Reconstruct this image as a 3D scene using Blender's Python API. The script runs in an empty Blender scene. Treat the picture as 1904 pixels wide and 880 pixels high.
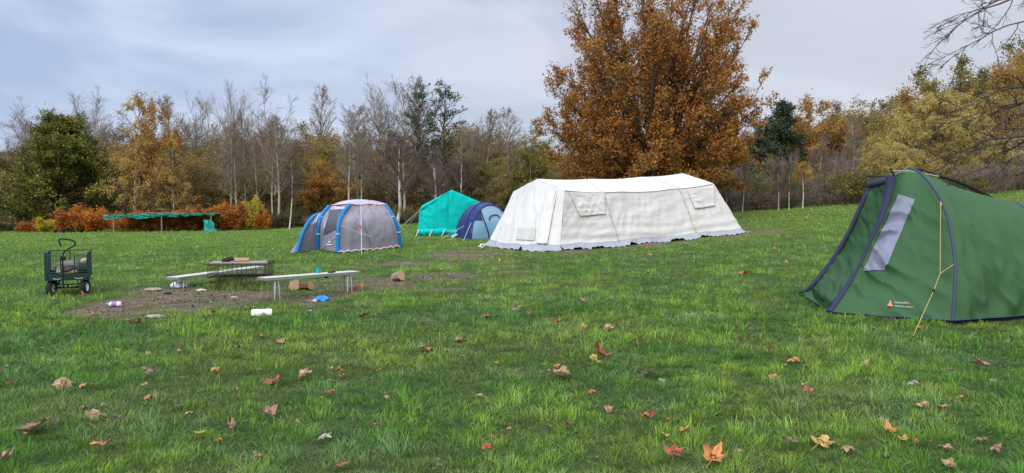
import bpy, math, random
import numpy as np
from mathutils import Vector
random.seed(7)
rng = np.random.default_rng(7)
scene = bpy.context.scene
COL = scene.collection
PI = math.pi

# ------------------------------------------------------------------ camera model
F, CX, CY, HZ, CAMZ = 1360.0, 952.0, 440.0, 390.0, 1.6
TH = math.atan((CY-HZ)/F)
def ray(px, py):
    a = (px-CX)/F; b = (CY-py)/F
    return Vector((a, math.cos(TH)+b*math.sin(TH), -math.sin(TH)+b*math.cos(TH)))
def P(px, py, Y):
    d = ray(px, py); t = Y/d.y
    return Vector((d.x*t, Y, CAMZ+d.z*t))
def proj(V):
    V = np.asarray(V, float)
    x = V[..., 0]; y = V[..., 1]; z = V[..., 2]-CAMZ
    dep = y*math.cos(TH)-z*math.sin(TH); up = y*math.sin(TH)+z*math.cos(TH)
    return CX+F*x/dep, CY-F*up/dep

# ------------------------------------------------------------------ noise
def _hash(ix, iy, iz, seed):
    h = (ix.astype(np.int64)*374761393 + iy.astype(np.int64)*668265263 + iz.astype(np.int64)*2147483647 + seed*1274126177) & 0xffffffff
    h = ((h ^ (h >> 13))*1274126177) & 0xffffffff
    h = ((h ^ (h >> 16))*2246822519) & 0xffffffff
    return ((h ^ (h >> 15)) & 0xffffff)/float(0xffffff)
def vn(x, y, z=None, seed=0):
    x = np.asarray(x, float); y = np.asarray(y, float)
    x, y = np.broadcast_arrays(x, y)
    z = np.zeros_like(x) if z is None else np.broadcast_to(np.asarray(z, float), x.shape)
    ix = np.floor(x); iy = np.floor(y); iz = np.floor(z)
    fx = x-ix; fy = y-iy; fz = z-iz
    fx = fx*fx*(3-2*fx); fy = fy*fy*(3-2*fy); fz = fz*fz*(3-2*fz)
    r = 0
    for a in (0, 1):
        for b in (0, 1):
            for c in (0, 1):
                r = r + _hash(ix+a, iy+b, iz+c, seed)*(fx if a else 1-fx)*(fy if b else 1-fy)*(fz if c else 1-fz)
    return r
def fbm(x, y, z=None, seed=0, o=3):
    s = 0; a = 1.0; t = 0
    for i in range(o):
        s = s + a*vn(np.asarray(x)*2**i, np.asarray(y)*2**i, None if z is None else np.asarray(z)*2**i, seed+i*17)
        t += a; a *= .5
    return s/t
def sstep(a, b, x):
    t = np.clip((np.asarray(x, float)-a)/(b-a), 0, 1); return t*t*(3-2*t)

# ------------------------------------------------------------------ terrain
_U = np.array([-1.6, -1.0, -.7, -.33, -.14, .05, .32, .48, .70, 1.1, 1.8])
_A = np.array([-.7, -.4, -.16, .06, .45, .90, 1.69, 2.30, 3.15, 4.2, 5.0])
def gz(x, y):
    x = np.asarray(x, float); y = np.asarray(y, float)
    u = x/np.maximum(y, 12.0)
    a = np.interp(u, _U, _A)
    z = a*sstep(12, 60, y)
    z = z + 13*sstep(.40, 1.0, u)*sstep(66, 150, y)
    z = z + 38*sstep(170, 460, y)*(1-.75*sstep(-.75, -.3, u)*(1-sstep(.2, .8, u)))
    z = z + .05*(fbm(x*.35, y*.35, seed=3)-.5)*sstep(2, 8, y)+.11*(fbm(x*1.3, y*.8, seed=4, o=2)-.5)*sstep(12, 22, y)*(1-sstep(50, 62, y))
    return z
def G(px, py):
    d = ray(px, py); t = 1.0
    o = np.array([0, 0, CAMZ]); dv = np.array(d)
    ts = np.arange(1.5, 120, .02)
    pts = o+ts[:, None]*dv
    below = pts[:, 2] < gz(pts[:, 0], pts[:, 1])
    i = int(np.argmax(below)) if below.any() else len(ts)-1
    p = pts[i]
    return Vector((p[0], p[1], float(gz(p[0], p[1]))))
def onground(x, y, dz=0): return Vector((x, y, float(gz(x, y))+dz))

# wear map: bare, trampled ground (1 = mud)
def mud(x, y):
    def ell(cx, cy, rx, ry, s):
        r = np.sqrt(((x-cx)/rx)**2+((y-cy)/ry)**2)
        return s*(1-sstep(.55, 1.15, r))
    def seg(ax, ay, bx, by, w, s):
        dx, dy = bx-ax, by-ay
        t = np.clip(((x-ax)*dx+(y-ay)*dy)/(dx*dx+dy*dy), 0, 1)
        return s*(1-sstep(.3*w, w, np.hypot(x-ax-t*dx, y-ay-t*dy)))
    m = ell(-5.6, 13.0, 2.4, 2.3, .95)
    for q in (ell(-3.4, 14.9, 2.0, 1.7, .78), ell(-4.2, 13.3, 1.6, 1.2, .8), ell(-7.0, 13.9, 1.3, .9, .5), seg(-2.8, 16, -1.4, 24.5, 3.0, .44),
              seg(-.9, 25.9, 1.8, 24.4, .9, .75), seg(1.8, 24.6, 9.6, 30.6, 1.3, .75), ell(10.7, 31.6, 1.7, 1.2, .95),
              seg(-1.2, 23.5, -4.5, 24.9, 1.6, .5), ell(-1.3, 26.3, 1.3, .9, .6)):
        m = np.maximum(m, q)
    n = fbm(x*1.5, y*1.5, seed=11, o=4)
    n2 = fbm(x*.9+7, y*.9, seed=12, o=2)
    return np.clip(m*1.2-((n-.42)*3.6+(n2-.45)*2.2)*(m > 0.01)*(1.2-.8*m), 0, 1)
FIRE_TUFT = (-5.35, 14.6, .75, .45)

# ------------------------------------------------------------------ materials
def new_mat(name):
    m = bpy.data.materials.new(name); m.use_nodes = True
    nt = m.node_tree; b = nt.nodes['Principled BSDF']
    return m, nt, b
def srgb(r, g, b):
    f = lambda c: (c/255/12.92) if c/255 <= .04045 else ((c/255+.055)/1.055)**2.4
    return (f(r), f(g), f(b))
def plain(name, col, rough=.7, var=.15, scale=20, bump=0, bscale=60, metal=0, spec=.3, transl=0, dirt=None, dscale=3):
    m, nt, b = new_mat(name)
    tc = nt.nodes.new('ShaderNodeTexCoord')
    n = nt.nodes.new('ShaderNodeTexNoise'); n.inputs['Scale'].default_value = scale; n.inputs['Detail'].default_value = 4
    nt.links.new(tc.outputs['Object'], n.inputs['Vector'])
    mx = nt.nodes.new('ShaderNodeMix'); mx.data_type = 'RGBA'
    mx.inputs[6].default_value = (*[c*(1-var) for c in col], 1)
    mx.inputs[7].default_value = (*[min(1, c*(1+var)) for c in col], 1)
    nt.links.new(n.outputs['Fac'], mx.inputs[0])
    out = mx.outputs[2]
    if dirt:
        n2 = nt.nodes.new('ShaderNodeTexNoise'); n2.inputs['Scale'].default_value = dscale; n2.inputs['Detail'].default_value = 6
        nt.links.new(tc.outputs['Object'], n2.inputs['Vector'])
        rp = nt.nodes.new('ShaderNodeMapRange'); rp.inputs[1].default_value = .52; rp.inputs[2].default_value = .72; rp.inputs[4].default_value = .55
        nt.links.new(n2.outputs['Fac'], rp.inputs[0])
        m2 = nt.nodes.new('ShaderNodeMix'); m2.data_type = 'RGBA'; m2.inputs[7].default_value = (*dirt, 1)
        nt.links.new(rp.outputs[0], m2.inputs[0]); nt.links.new(out, m2.inputs[6]); out = m2.outputs[2]
    nt.links.new(out, b.inputs['Base Color'])
    b.inputs['Roughness'].default_value = rough; b.inputs['Metallic'].default_value = metal
    b.inputs['Specular IOR Level'].default_value = spec
    if bump:
        nb = nt.nodes.new('ShaderNodeTexNoise'); nb.inputs['Scale'].default_value = bscale; nb.inputs['Detail'].default_value = 5
        nt.links.new(tc.outputs['Object'], nb.inputs['Vector'])
        bp = nt.nodes.new('ShaderNodeBump'); bp.inputs['Strength'].default_value = bump; bp.inputs['Distance'].default_value = .02
        nt.links.new(nb.outputs['Fac'], bp.inputs['Height']); nt.links.new(bp.outputs[0], b.inputs['Normal'])
    if transl:
        t = nt.nodes.new('ShaderNodeBsdfTranslucent'); nt.links.new(out, t.inputs[0])
        ms = nt.nodes.new('ShaderNodeMixShader'); ms.inputs[0].default_value = transl
        nt.links.new(b.outputs[0], ms.inputs[1]); nt.links.new(t.outputs[0], ms.inputs[2])
        nt.links.new(ms.outputs[0], nt.nodes['Material Output'].inputs[0])
    return m
def attrmat(name, rough=.8, transl=.25, spec=.15):
    m, nt, b = new_mat(name)
    a = nt.nodes.new('ShaderNodeAttribute'); a.attribute_name = 'Col'
    nt.links.new(a.outputs['Color'], b.inputs['Base Color'])
    b.inputs['Roughness'].default_value = rough; b.inputs['Specular IOR Level'].default_value = spec
    if transl:
        t = nt.nodes.new('ShaderNodeBsdfTranslucent'); nt.links.new(a.outputs['Color'], t.inputs[0])
        ms = nt.nodes.new('ShaderNodeMixShader'); ms.inputs[0].default_value = transl
        nt.links.new(b.outputs[0], ms.inputs[1]); nt.links.new(t.outputs[0], ms.inputs[2])
        nt.links.new(ms.outputs[0], nt.nodes['Material Output'].inputs[0])
    return m
M_FOL = attrmat('foliage', .8, .3)
M_BARK = attrmat('bark', .9, 0)
M_GRASS = attrmat('grass_blades', .6, .28, .35)

# ------------------------------------------------------------------ mesh helpers
def np_mesh(name, V, groups, col=None, smooth=False):
    """groups: list of (n x k) int arrays"""
    me = bpy.data.meshes.new(name)
    V = np.asarray(V, np.float32).reshape(-1, 3)
    me.vertices.add(len(V)); me.vertices.foreach_set('co', V.ravel())
    groups = [np.asarray(g, np.int32) for g in groups if len(g)]
    loops = np.concatenate([g.ravel() for g in groups])
    sizes = np.concatenate([np.full(len(g), g.shape[1], np.int32) for g in groups])
    starts = np.concatenate([[0], np.cumsum(sizes)[:-1]]).astype(np.int32)
    me.loops.add(len(loops)); me.loops.foreach_set('vertex_index', loops)
    me.polygons.add(len(sizes)); me.polygons.foreach_set('loop_start', starts)
    if smooth: me.polygons.foreach_set('use_smooth', np.ones(len(sizes), bool))
    me.update(calc_edges=True)
    if col is not None:
        ca = me.color_attributes.new('Col', 'FLOAT_COLOR', 'POINT')
        c = np.ones((len(V), 4), np.float32); c[:, :3] = col
        ca.data.foreach_set('color', c.ravel())
    return me
def link(name, me, mat, parent=None):
    o = bpy.data.objects.new(name, me); COL.objects.link(o)
    if mat is not None: me.materials.append(mat)
    if parent is not None: o.parent = parent
    return o
def tag(o, label=None, cat=None, group=None, kind=None):
    if label: o['label'] = label
    if cat: o['category'] = cat
    if group: o['group'] = group
    if kind: o['kind'] = kind
    return o
def empty(name, loc=(0, 0, 0), rz=0):
    o = bpy.data.objects.new(name, None); COL.objects.link(o)
    o.location = loc; o.rotation_euler = (0, 0, rz); o.empty_display_size = .2
    return o
class MB:
    """collects boxes, tubes, lathes, grids into one mesh; coordinates are relative to org"""
    def __init__(s, org=(0, 0, 0)): s.v = []; s.f = []; s.o = Vector(org)
    def add(s, vs, fs):
        n = len(s.v); s.v += [Vector(v)-s.o for v in vs]; s.f += [[i+n for i in f] for f in fs]; return s
    def box(s, c, size, rz=0, rx=0, ry=0, taper=1):
        from mathutils import Euler
        R = Euler((rx, ry, rz)).to_matrix(); c = Vector(c)
        vs = []
        for z in (-1, 1):
            k = taper if z > 0 else 1
            for x, y in ((-1, -1), (1, -1), (1, 1), (-1, 1)):
                vs.append(c+R@Vector((x*size[0]/2*k, y*size[1]/2*k, z*size[2]/2)))
        return s.add(vs, [(3, 2, 1, 0), (4, 5, 6, 7), (0, 1, 5, 4), (1, 2, 6, 5), (2, 3, 7, 6), (3, 0, 4, 7)])
    def tube(s, pts, r, k=8, caps=True):
        pts = [Vector(p) for p in pts]; n = len(pts)
        rs = r if isinstance(r, (list, tuple)) else [r]*n
        vs = []; fs = []
        ref = None
        for i, p in enumerate(pts):
            t = (pts[min(i+1, n-1)]-pts[max(i-1, 0)])
            if t.length < 1e-9: t = Vector((0, 0, 1))
            t.normalize()
            if ref is None:
                ref = t.orthogonal().normalized()
            a = (ref-t*ref.dot(t))
            if a.length < 1e-6: a = t.orthogonal()
            a.normalize(); ref = a; b = t.cross(a)
            for j in range(k):
                w = 2*PI*j/k; vs.append(p+(a*math.cos(w)+b*math.sin(w))*rs[i])
        for i in range(n-1):
            for j in range(k):
                j2 = (j+1) % k
                fs.append((i*k+j, i*k+j2, (i+1)*k+j2, (i+1)*k+j))
        if caps: fs += [tuple(range(k-1, -1, -1)), tuple((n-1)*k+j for j in range(k))]
        return s.add(vs, fs)
    def lathe(s, prof, c, axis=(0, 0, 1), k=20):
        ax = Vector(axis).normalized(); a = ax.orthogonal().normalized(); b = ax.cross(a); c = Vector(c)
        vs = []; fs = []; n = len(prof)
        for r, h in prof:
            for j in range(k):
                w = 2*PI*j/k; vs.append(c+ax*h+(a*math.cos(w)+b*math.sin(w))*max(r, 1e-4))
        for i in range(n-1):
            for j in range(k):
                j2 = (j+1) % k; fs.append((i*k+j, i*k+j2, (i+1)*k+j2, (i+1)*k+j))
        return s.add(vs, fs)
    def grid(s, g):
        g = np.asarray(g); nu, nv = g.shape[:2]
        vs = [tuple(p) for p in g.reshape(-1, 3)]
        fs = [(i*nv+j, (i+1)*nv+j, (i+1)*nv+j+1, i*nv+j+1) for i in range(nu-1) for j in range(nv-1)]
        return s.add(vs, fs)
    def build(s, name, mat, parent=None, smooth=False, bevel=0):
        me = bpy.data.meshes.new(name); me.from_pydata([tuple(v) for v in s.v], [], s.f)
        if smooth:
            for p in me.polygons: p.use_smooth = True
        me.update()
        if smooth: me.set_sharp_from_angle(angle=math.radians(50))
        o = link(name, me, mat, parent)
        if parent is None: o.location = s.o
        if bevel:
            b = o.modifiers.new('bevel', 'BEVEL'); b.width = bevel; b.segments = 2; b.limit_method = 'ANGLE'
        return o
def catmull(pts, n):
    pts = [np.array(p, float) for p in pts]
    Q = [2*pts[0]-pts[1]]+pts+[2*pts[-1]-pts[-2]]
    out = []
    m = len(pts)-1
    for k in range(n):
        t = k/(n-1)*m; i = min(int(t), m-1); f = t-i
        a, b, c, d = Q[i], Q[i+1], Q[i+2], Q[i+3]
        out.append(.5*((2*b)+(c-a)*f+(2*a-5*b+4*c-d)*f*f+(3*b-a-3*c+d)*f**3))
    return np.array(out)
def arclen(c, n):
    c = np.asarray(c); d = np.concatenate([[0], np.cumsum(np.linalg.norm(np.diff(c, axis=0), axis=1))])
    t = np.linspace(0, d[-1], n)
    return np.stack([np.interp(t, d, c[:, k]) for k in range(3)], 1)
def ruled(A, B, n):
    A = np.asarray(A); B = np.asarray(B); t = np.linspace(0, 1, n)[:, None, None]
    return A[None]*(1-t)+B[None]*t            # [u along A->B][v along the curve]
def gnormals(g):
    du = np.gradient(g, axis=0); dv = np.gradient(g, axis=1)
    n = np.cross(du, dv); n /= np.linalg.norm(n, axis=2, keepdims=True)+1e-9
    return n
def wrinkle(g, amp, fu, fv, seed=0, edge=True, out=None, ridged=True):
    nu, nv = g.shape[:2]
    u, v = np.meshgrid(np.linspace(0, 1, nu), np.linspace(0, 1, nv), indexing='ij')
    k = fbm(u*fu+.6*vn(u*3, v*3, seed=seed+9), v*fv, seed=seed, o=3)
    if ridged: k = 1-np.abs(2*k-1)*1.6
    e = 1
    if edge: e = np.minimum(1, 6*np.minimum(np.minimum(u, 1-u), np.minimum(v, 1-v)))
    N = gnormals(g)
    if out is not None:
        s = np.sign((N*np.asarray(out)).sum(2).mean()); N = N*(s if s else 1)
    return g+N*(amp*(k-.5)*e)[..., None]
def find_uv(g, px, py):
    x, y = proj(g); d = (x-px)**2+(y-py)**2
    i, j = np.unravel_index(np.argmin(d), d.shape)
    return np.array([i/(g.shape[0]-1), j/(g.shape[1]-1)])
def samp(g, u, v):
    nu, nv = g.shape[:2]
    u = np.clip(u, 0, 1)*(nu-1); v = np.clip(v, 0, 1)*(nv-1)
    i = np.minimum(u.astype(int), nu-2); j = np.minimum(v.astype(int), nv-2)
    a = (u-i)[..., None]; b = (v-j)[..., None]
    return g[i, j]*(1-a)*(1-b)+g[i+1, j]*a*(1-b)+g[i, j+1]*(1-a)*b+g[i+1, j+1]*a*b
CAMP = np.array([0, 0, CAMZ])
def decal(g, corners, n, m, off=.015, off2=None):
    """piece of cloth sewn on to surface g; corners = 4 picture points of the photo"""
    q = [np.array(c, float) for c in corners]
    s, t = np.meshgrid(np.linspace(0, 1, n), np.linspace(0, 1, m), indexing='ij')
    pq = (q[0]*((1-s)*(1-t))[..., None]+q[1]*(s*(1-t))[..., None]+q[2]*(s*t)[..., None]+q[3]*((1-s)*t)[..., None])
    cuv = [find_uv(g, *c) for c in corners]
    uv = (cuv[0]*((1-s)*(1-t))[..., None]+cuv[1]*(s*(1-t))[..., None]+cuv[2]*(s*t)[..., None]+cuv[3]*((1-s)*t)[..., None])
    e = 2e-3
    for _ in range(14):
        def pr(a): return np.stack(proj(samp(g, a[..., 0], a[..., 1])), -1)
        f0 = pr(uv); du = (pr(uv+[e, 0])-pr(uv-[e, 0]))/(2*e); dv = (pr(uv+[0, e])-pr(uv-[0, e]))/(2*e)
        r = pq-f0; det = du[..., 0]*dv[..., 1]-du[..., 1]*dv[..., 0]; det = np.where(np.abs(det) < 50, 50*np.sign(det+1e-9), det)
        step = np.stack([(r[..., 0]*dv[..., 1]-r[..., 1]*dv[..., 0])/det, (du[..., 0]*r[..., 1]-du[..., 1]*r[..., 0])/det], -1)
        uv = np.clip(uv+np.clip(step, -.05, .05)*.7, 0, 1)
    p = samp(g, uv[..., 0], uv[..., 1]); N = samp(gnormals(g), uv[..., 0], uv[..., 1])
    N /= np.linalg.norm(N, axis=2, keepdims=True)+1e-9
    sgn = np.sign((N*(CAMP-p)).sum(2))[..., None]
    k = off if off2 is None else (off+(off2-off)*t)[..., None]
    return p+N*sgn*k
def cloth(name, g, mat, parent, org, thick=0):
    o = MB(org).grid(g).build(name, mat, parent, smooth=True)
    if thick:
        s = o.modifiers.new('t', 'SOLIDIFY'); s.thickness = thick; s.offset = 0
    return o

# ------------------------------------------------------------------ ground
def make_ground():
    ys = np.concatenate([np.linspace(-4, 3, 15)[:-1], np.geomspace(3, 12, 150)[:-1], np.geomspace(12, 70, 170)[:-1], np.geomspace(70, 650, 60)])
    us = np.linspace(-1.9, 1.9, 420)
    Y = ys[:, None]*np.ones_like(us)[None]; X = us[None]*np.maximum(ys, 4)[:, None]
    Z = gz(X, Y)
    m = mud(X, Y)
    Z = Z+m*.05*(fbm(X*3, Y*3, seed=5, o=3)-.6)*(Y < 45)
    Z = Z+(1-m)*.05*(fbm(X*2.2, Y*2.2, seed=6, o=3)-.5)*(Y < 40)
    V = np.stack([X, Y, Z], -1); nu, nv = X.shape
    idx = np.arange(nu*nv).reshape(nu, nv)
    q = np.stack([idx[:-1, :-1].ravel(), idx[:-1, 1:].ravel(), idx[1:, 1:].ravel(), idx[1:, :-1].ravel()], 1)
    # colour holds: r = wear, g = far woodland floor
    wood = sstep(62, 72, Y)*1.0
    C = np.stack([m.ravel(), wood.ravel(), sstep(14, 40, Y).ravel()], 1)
    me = np_mesh('field', V, [q], C, smooth=True)
    mt, nt, b = new_mat('field_ground')
    N = nt.nodes; L = nt.links
    at = N.new('ShaderNodeAttribute'); at.attribute_name = 'Col'
    sp = N.new('ShaderNodeSeparateColor'); L.new(at.outputs['Color'], sp.inputs[0])
    tc = N.new('ShaderNodeTexCoord')
    def noise(sc, det=5, rough=.6):
        n = N.new('ShaderNodeTexNoise'); n.inputs['Scale'].default_value = sc; n.inputs['Detail'].default_value = det; n.inputs['Roughness'].default_value = rough
        L.new(tc.outputs['Object'], n.inputs['Vector']); return n.outputs['Fac']
    def mix(f, a, c):
        x = N.new('ShaderNodeMix'); x.data_type = 'RGBA'
        for k, s in ((0, f), (6, a), (7, c)):
            if isinstance(s, tuple): x.inputs[k].default_value = (*s, 1)
            elif isinstance(s, float): x.inputs[k].default_value = s
            else: L.new(s, x.inputs[k])
        return x.outputs[2]
    def rng_(s, a, c, lo=0., hi=1.):
        r = N.new('ShaderNodeMapRange'); r.inputs[1].default_value = a; r.inputs[2].default_value = c; r.inputs[3].default_value = lo; r.inputs[4].default_value = hi
        L.new(s, r.inputs[0]); return r.outputs[0]
    g1 = mix(rng_(noise(.6), .35, .65), mix(sp.outputs[2], (.05, .09, .018), (.11, .19, .028)), mix(sp.outputs[2], (.07, .115, .022), (.17, .26, .038)))  # near ground coloured darker to paint shade in the gaps between blades
    g2 = mix(rng_(noise(9, 6), .4, .62), g1, (.03, .062, .014))
    g2 = mix(rng_(noise(2.6, 6), .58, .72, 0, .6), g2, (.12, .12, .04))
    md = mix(rng_(noise(3.5, 8, .7), .38, .62), (.10, .066, .043), (.235, .17, .115))
    md = mix(rng_(noise(22, 5), .5, .66), md, (.05, .036, .026))
    md = mix(rng_(noise(5.5, 6), .62, .68, 0, .7), md, (.32, .26, .21))
    c = mix(sp.outputs[0], g2, md)
    c = mix(sp.outputs[1], c, (.05, .04, .022))
    L.new(c, b.inputs['Base Color']); b.inputs['Roughness'].default_value = .9; b.inputs['Specular IOR Level'].default_value = .2
    bp = N.new('ShaderNodeBump'); bp.inputs['Strength'].default_value = .9; bp.inputs['Distance'].default_value = .05
    L.new(noise(14, 8, .7), bp.inputs['Height']); L.new(bp.outputs[0], b.inputs['Normal'])
    o = link('ground', me, mt); tag(o, 'green camping field with a trampled muddy patch', None, kind='structure')
make_ground()

# ------------------------------------------------------------------ grass blades
FOOT = [(5.02, 11.12), (6.25, 10.08), (7.6, 10.6), (10.3, 11.5), (10, 13.2), (6.7, 13.5), (5.4, 13.4)]
def infoot(x, y):
    ins = np.zeros(len(x), bool)
    for i in range(len(FOOT)):
        (ax, ay), (bx, by) = FOOT[i], FOOT[i-1]
        c = ((ay > y) != (by > y)) & (x < (bx-ax)*(y-ay)/(by-ay+1e-12)+ax); ins ^= c
    return ins
def make_grass():
    Vs = []; Cs = []; Q = []; T = []; base = 0
    rings = [(3.0, 5.2, 4900, .045, .0042, 1), (5.2, 8, 3000, .049, .0052, 1), (8, 13, 1600, .055, .0075, 1), (13, 21, 640, .065, .012, 0), (21, 36, 240, .07, .021, 0), (36, 66, 62, .085, .042, 0)]
    for (y0, y1, dens, hh, ww, two) in rings:
        U = .86
        n = int(U*1.1*(y1*y1-y0*y0)*dens)
        y = np.sqrt(rng.uniform(y0*y0, y1*y1, n)); x = rng.uniform(-U, U*1.2, n)*y
        m = mud(x, y)
        fx, fy, frx, fry = FIRE_TUFT
        tuft = ((x-fx)/frx)**2+((y-fy)/fry)**2 < 1
        m = np.where(tuft, 0, m)
        keep = rng.uniform(0, 1, n) > np.clip(m*1.02, 0, .90)
        keep &= ~infoot(x, y)
        bald = vn(x*2.1, y*2.1, seed=41)*vn(x*7, y*7, seed=42)
        keep &= rng.uniform(0, 1, n) > sstep(.60, .80, bald)*.8
        x = x[keep]; y = y[keep]; m = m[keep]; tuft = tuft[keep]; n = len(x)
        z = gz(x, y)+(1-m)*.05*(fbm(x*2.2, y*2.2, seed=6, o=3)-.5)*(y < 40)-.004
        cl = fbm(x*4.6, y*4.6, seed=21, o=3)       # clumps
        cl2 = fbm(x*.9, y*.9, seed=22, o=2)
        fine = vn(x*11, y*11, seed=25)
        h = hh*(.62+.95*np.clip((cl-.3)/.4, 0, 1)*(.5+.9*fine))*rng.uniform(.45, 1.25, n)*(1-.62*m)*np.where(tuft, 2.0, 1)
        h *= np.where(rng.uniform(0, 1, n) < .02, 1.5, 1)
        ang = 2*PI*(vn(x*1.3, y*1.3, seed=23)*1.5+rng.normal(0, .16, n)+.25*vn(x*6, y*6, seed=24))
        lean = rng.uniform(.25, 1.5, n)*h
        lx = np.cos(ang)*lean; ly = np.sin(ang)*lean
        cell = .17 if two else .34
        gx = np.floor(x/cell); gy = np.floor(y/cell); bd = np.full(n, 9.); bx_ = np.zeros(n); by_ = np.zeros(n); bid = np.zeros(n)
        for i_ in (-1, 0, 1):
            for j_ in (-1, 0, 1):
                cx_ = (gx+i_+_hash(gx+i_, gy+j_, gx*0, 5))*cell; cy_ = (gy+j_+_hash(gx+i_, gy+j_, gx*0, 6))*cell
                d_ = np.hypot(x-cx_, y-cy_); q_ = d_ < bd; bd = np.where(q_, d_, bd); bx_ = np.where(q_, cx_, bx_); by_ = np.where(q_, cy_, by_); bid = np.where(q_, _hash(gx+i_, gy+j_, gx*0, 7), bid)
        ta = np.arctan2(y-by_, x-bx_)+rng.normal(0, .5, n); use = rng.uniform(0, 1, n) < .62; ang = np.where(use, ta, ang)
        tc_ = np.clip(1-bd/(cell*.62), 0, 1); h = h*(.52+.85*tc_*(.35+bid)+.22*bid); lean = lean*(.35+1.1*(1-tc_))
        lx = np.cos(ang)*lean; ly = np.sin(ang)*lean
        a2 = ang+PI/2+rng.normal(0, .6, n)
        w = ww*rng.uniform(.6, 1.35, n)/2
        wx = np.cos(a2)*w; wy = np.sin(a2)*w
        B = np.stack([x, y, z], 1); W = np.stack([wx, wy, np.zeros(n)], 1)
        tip = B+np.stack([lx, ly, h*1.0], 1)
        # colours
        t1 = np.clip((cl2-.34)/.32, 0, 1)[:, None]; r = rng.uniform(0, 1, n)[:, None]
        deep = np.array([.078, .215, .022]); fresh = np.array([.185, .325, .030]); c = deep*(1-t1)+fresh*t1
        blue = np.array([.22, .33, .18]); bl = np.clip((vn(x*1.7, y*1.7, seed=31)-.58)/.2, 0, 1)[:, None]*np.clip((fine-.3)/.4, 0, 1)[:, None]
        c = c*(1-.42*bl)+blue*.42*bl
        c = np.where(r < .07, np.array([.26, .25, .10]), c); c = np.where((r > .07) & (r < .17), np.array([.15, .20, .035]), c)
        c = c*rng.uniform(.55, 1.45, n)[:, None]*(.42+.72*bid+.42*tc_)[:, None]*(.80+.36*np.clip((cl-.32)/.36, 0, 1))[:, None]  # shade between tufts painted in: blades darken away from tuft and clump centres
        mm = m[:, None]; c = c*(1-.4*mm)+np.array([.12, .105, .05])*.5*mm
        st = (sstep(.50, .66, fbm(x*.7+3, y*.7, seed=33, o=3))*.28)[:, None]*(r > .3); c = c*(1-st)+np.array([.27, .25, .07])*st
        far = sstep(18, 50, y)[:, None]; c = c*(1-.6*far)+np.array([.22, .33, .045])*.6*far
        dry = (sstep(24, 34, y)*(x > 4)*sstep(.5, .62, fbm(x*.5, y*.9, seed=51, o=3)))[:, None]
        c = c*(1-.35*dry)+np.array([.2, .15, .05])*.35*dry
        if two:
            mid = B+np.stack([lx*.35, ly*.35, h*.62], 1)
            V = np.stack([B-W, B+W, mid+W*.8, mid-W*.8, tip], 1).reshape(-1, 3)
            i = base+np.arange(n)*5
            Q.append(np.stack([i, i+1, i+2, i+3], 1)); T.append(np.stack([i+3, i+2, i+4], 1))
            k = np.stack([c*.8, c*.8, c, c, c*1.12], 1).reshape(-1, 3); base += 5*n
        else:
            V = np.stack([B-W, B+W, tip], 1).reshape(-1, 3); i = base+np.arange(n)*3
            T.append(np.stack([i, i+1, i+2], 1)); k = np.stack([c, c, c], 1).reshape(-1, 3); base += 3*n
        Vs.append(V); Cs.append(k)
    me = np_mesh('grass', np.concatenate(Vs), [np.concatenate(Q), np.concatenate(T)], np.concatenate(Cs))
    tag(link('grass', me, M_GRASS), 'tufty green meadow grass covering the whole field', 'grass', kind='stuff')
make_grass()

# clover and broad weed leaves low in the turf
def make_weeds():
    n = 9000
    y = np.sqrt(rng.uniform(9, 170, n)); x = rng.uniform(-.86, .86, n)*y
    k = (fbm(x*1.6, y*1.6, seed=61, o=2) > .52) & (mud(x, y) < .4)
    x = x[k]; y = y[k]; n = len(x)
    B = np.stack([x, y, gz(x, y)+rng.uniform(.012, .045, n)], 1)
    a = rng.uniform(0, 2*PI, n); s = rng.uniform(.007, .016, n)
    d1 = np.stack([np.cos(a), np.sin(a), rng.normal(0, .35, n)], 1)*s[:, None]
    d2 = np.stack([-np.sin(a), np.cos(a), rng.normal(0, .35, n)], 1)*s[:, None]*.8
    V = np.stack([B-d1, B+d2*.9, B+d1, B-d2*.9], 1).reshape(-1, 3); i = np.arange(n)*4
    c = np.array([.07, .17, .055])*rng.uniform(.6, 1.4, n)[:, None]
    me = np_mesh('weeds', V, [np.stack([i, i+1, i+2, i+3], 1)], np.repeat(c, 4, 0))
    tag(link('clover', me, M_GRASS), 'small broad clover leaves low in the foreground grass', 'clover', kind='stuff')
make_weeds()

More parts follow.
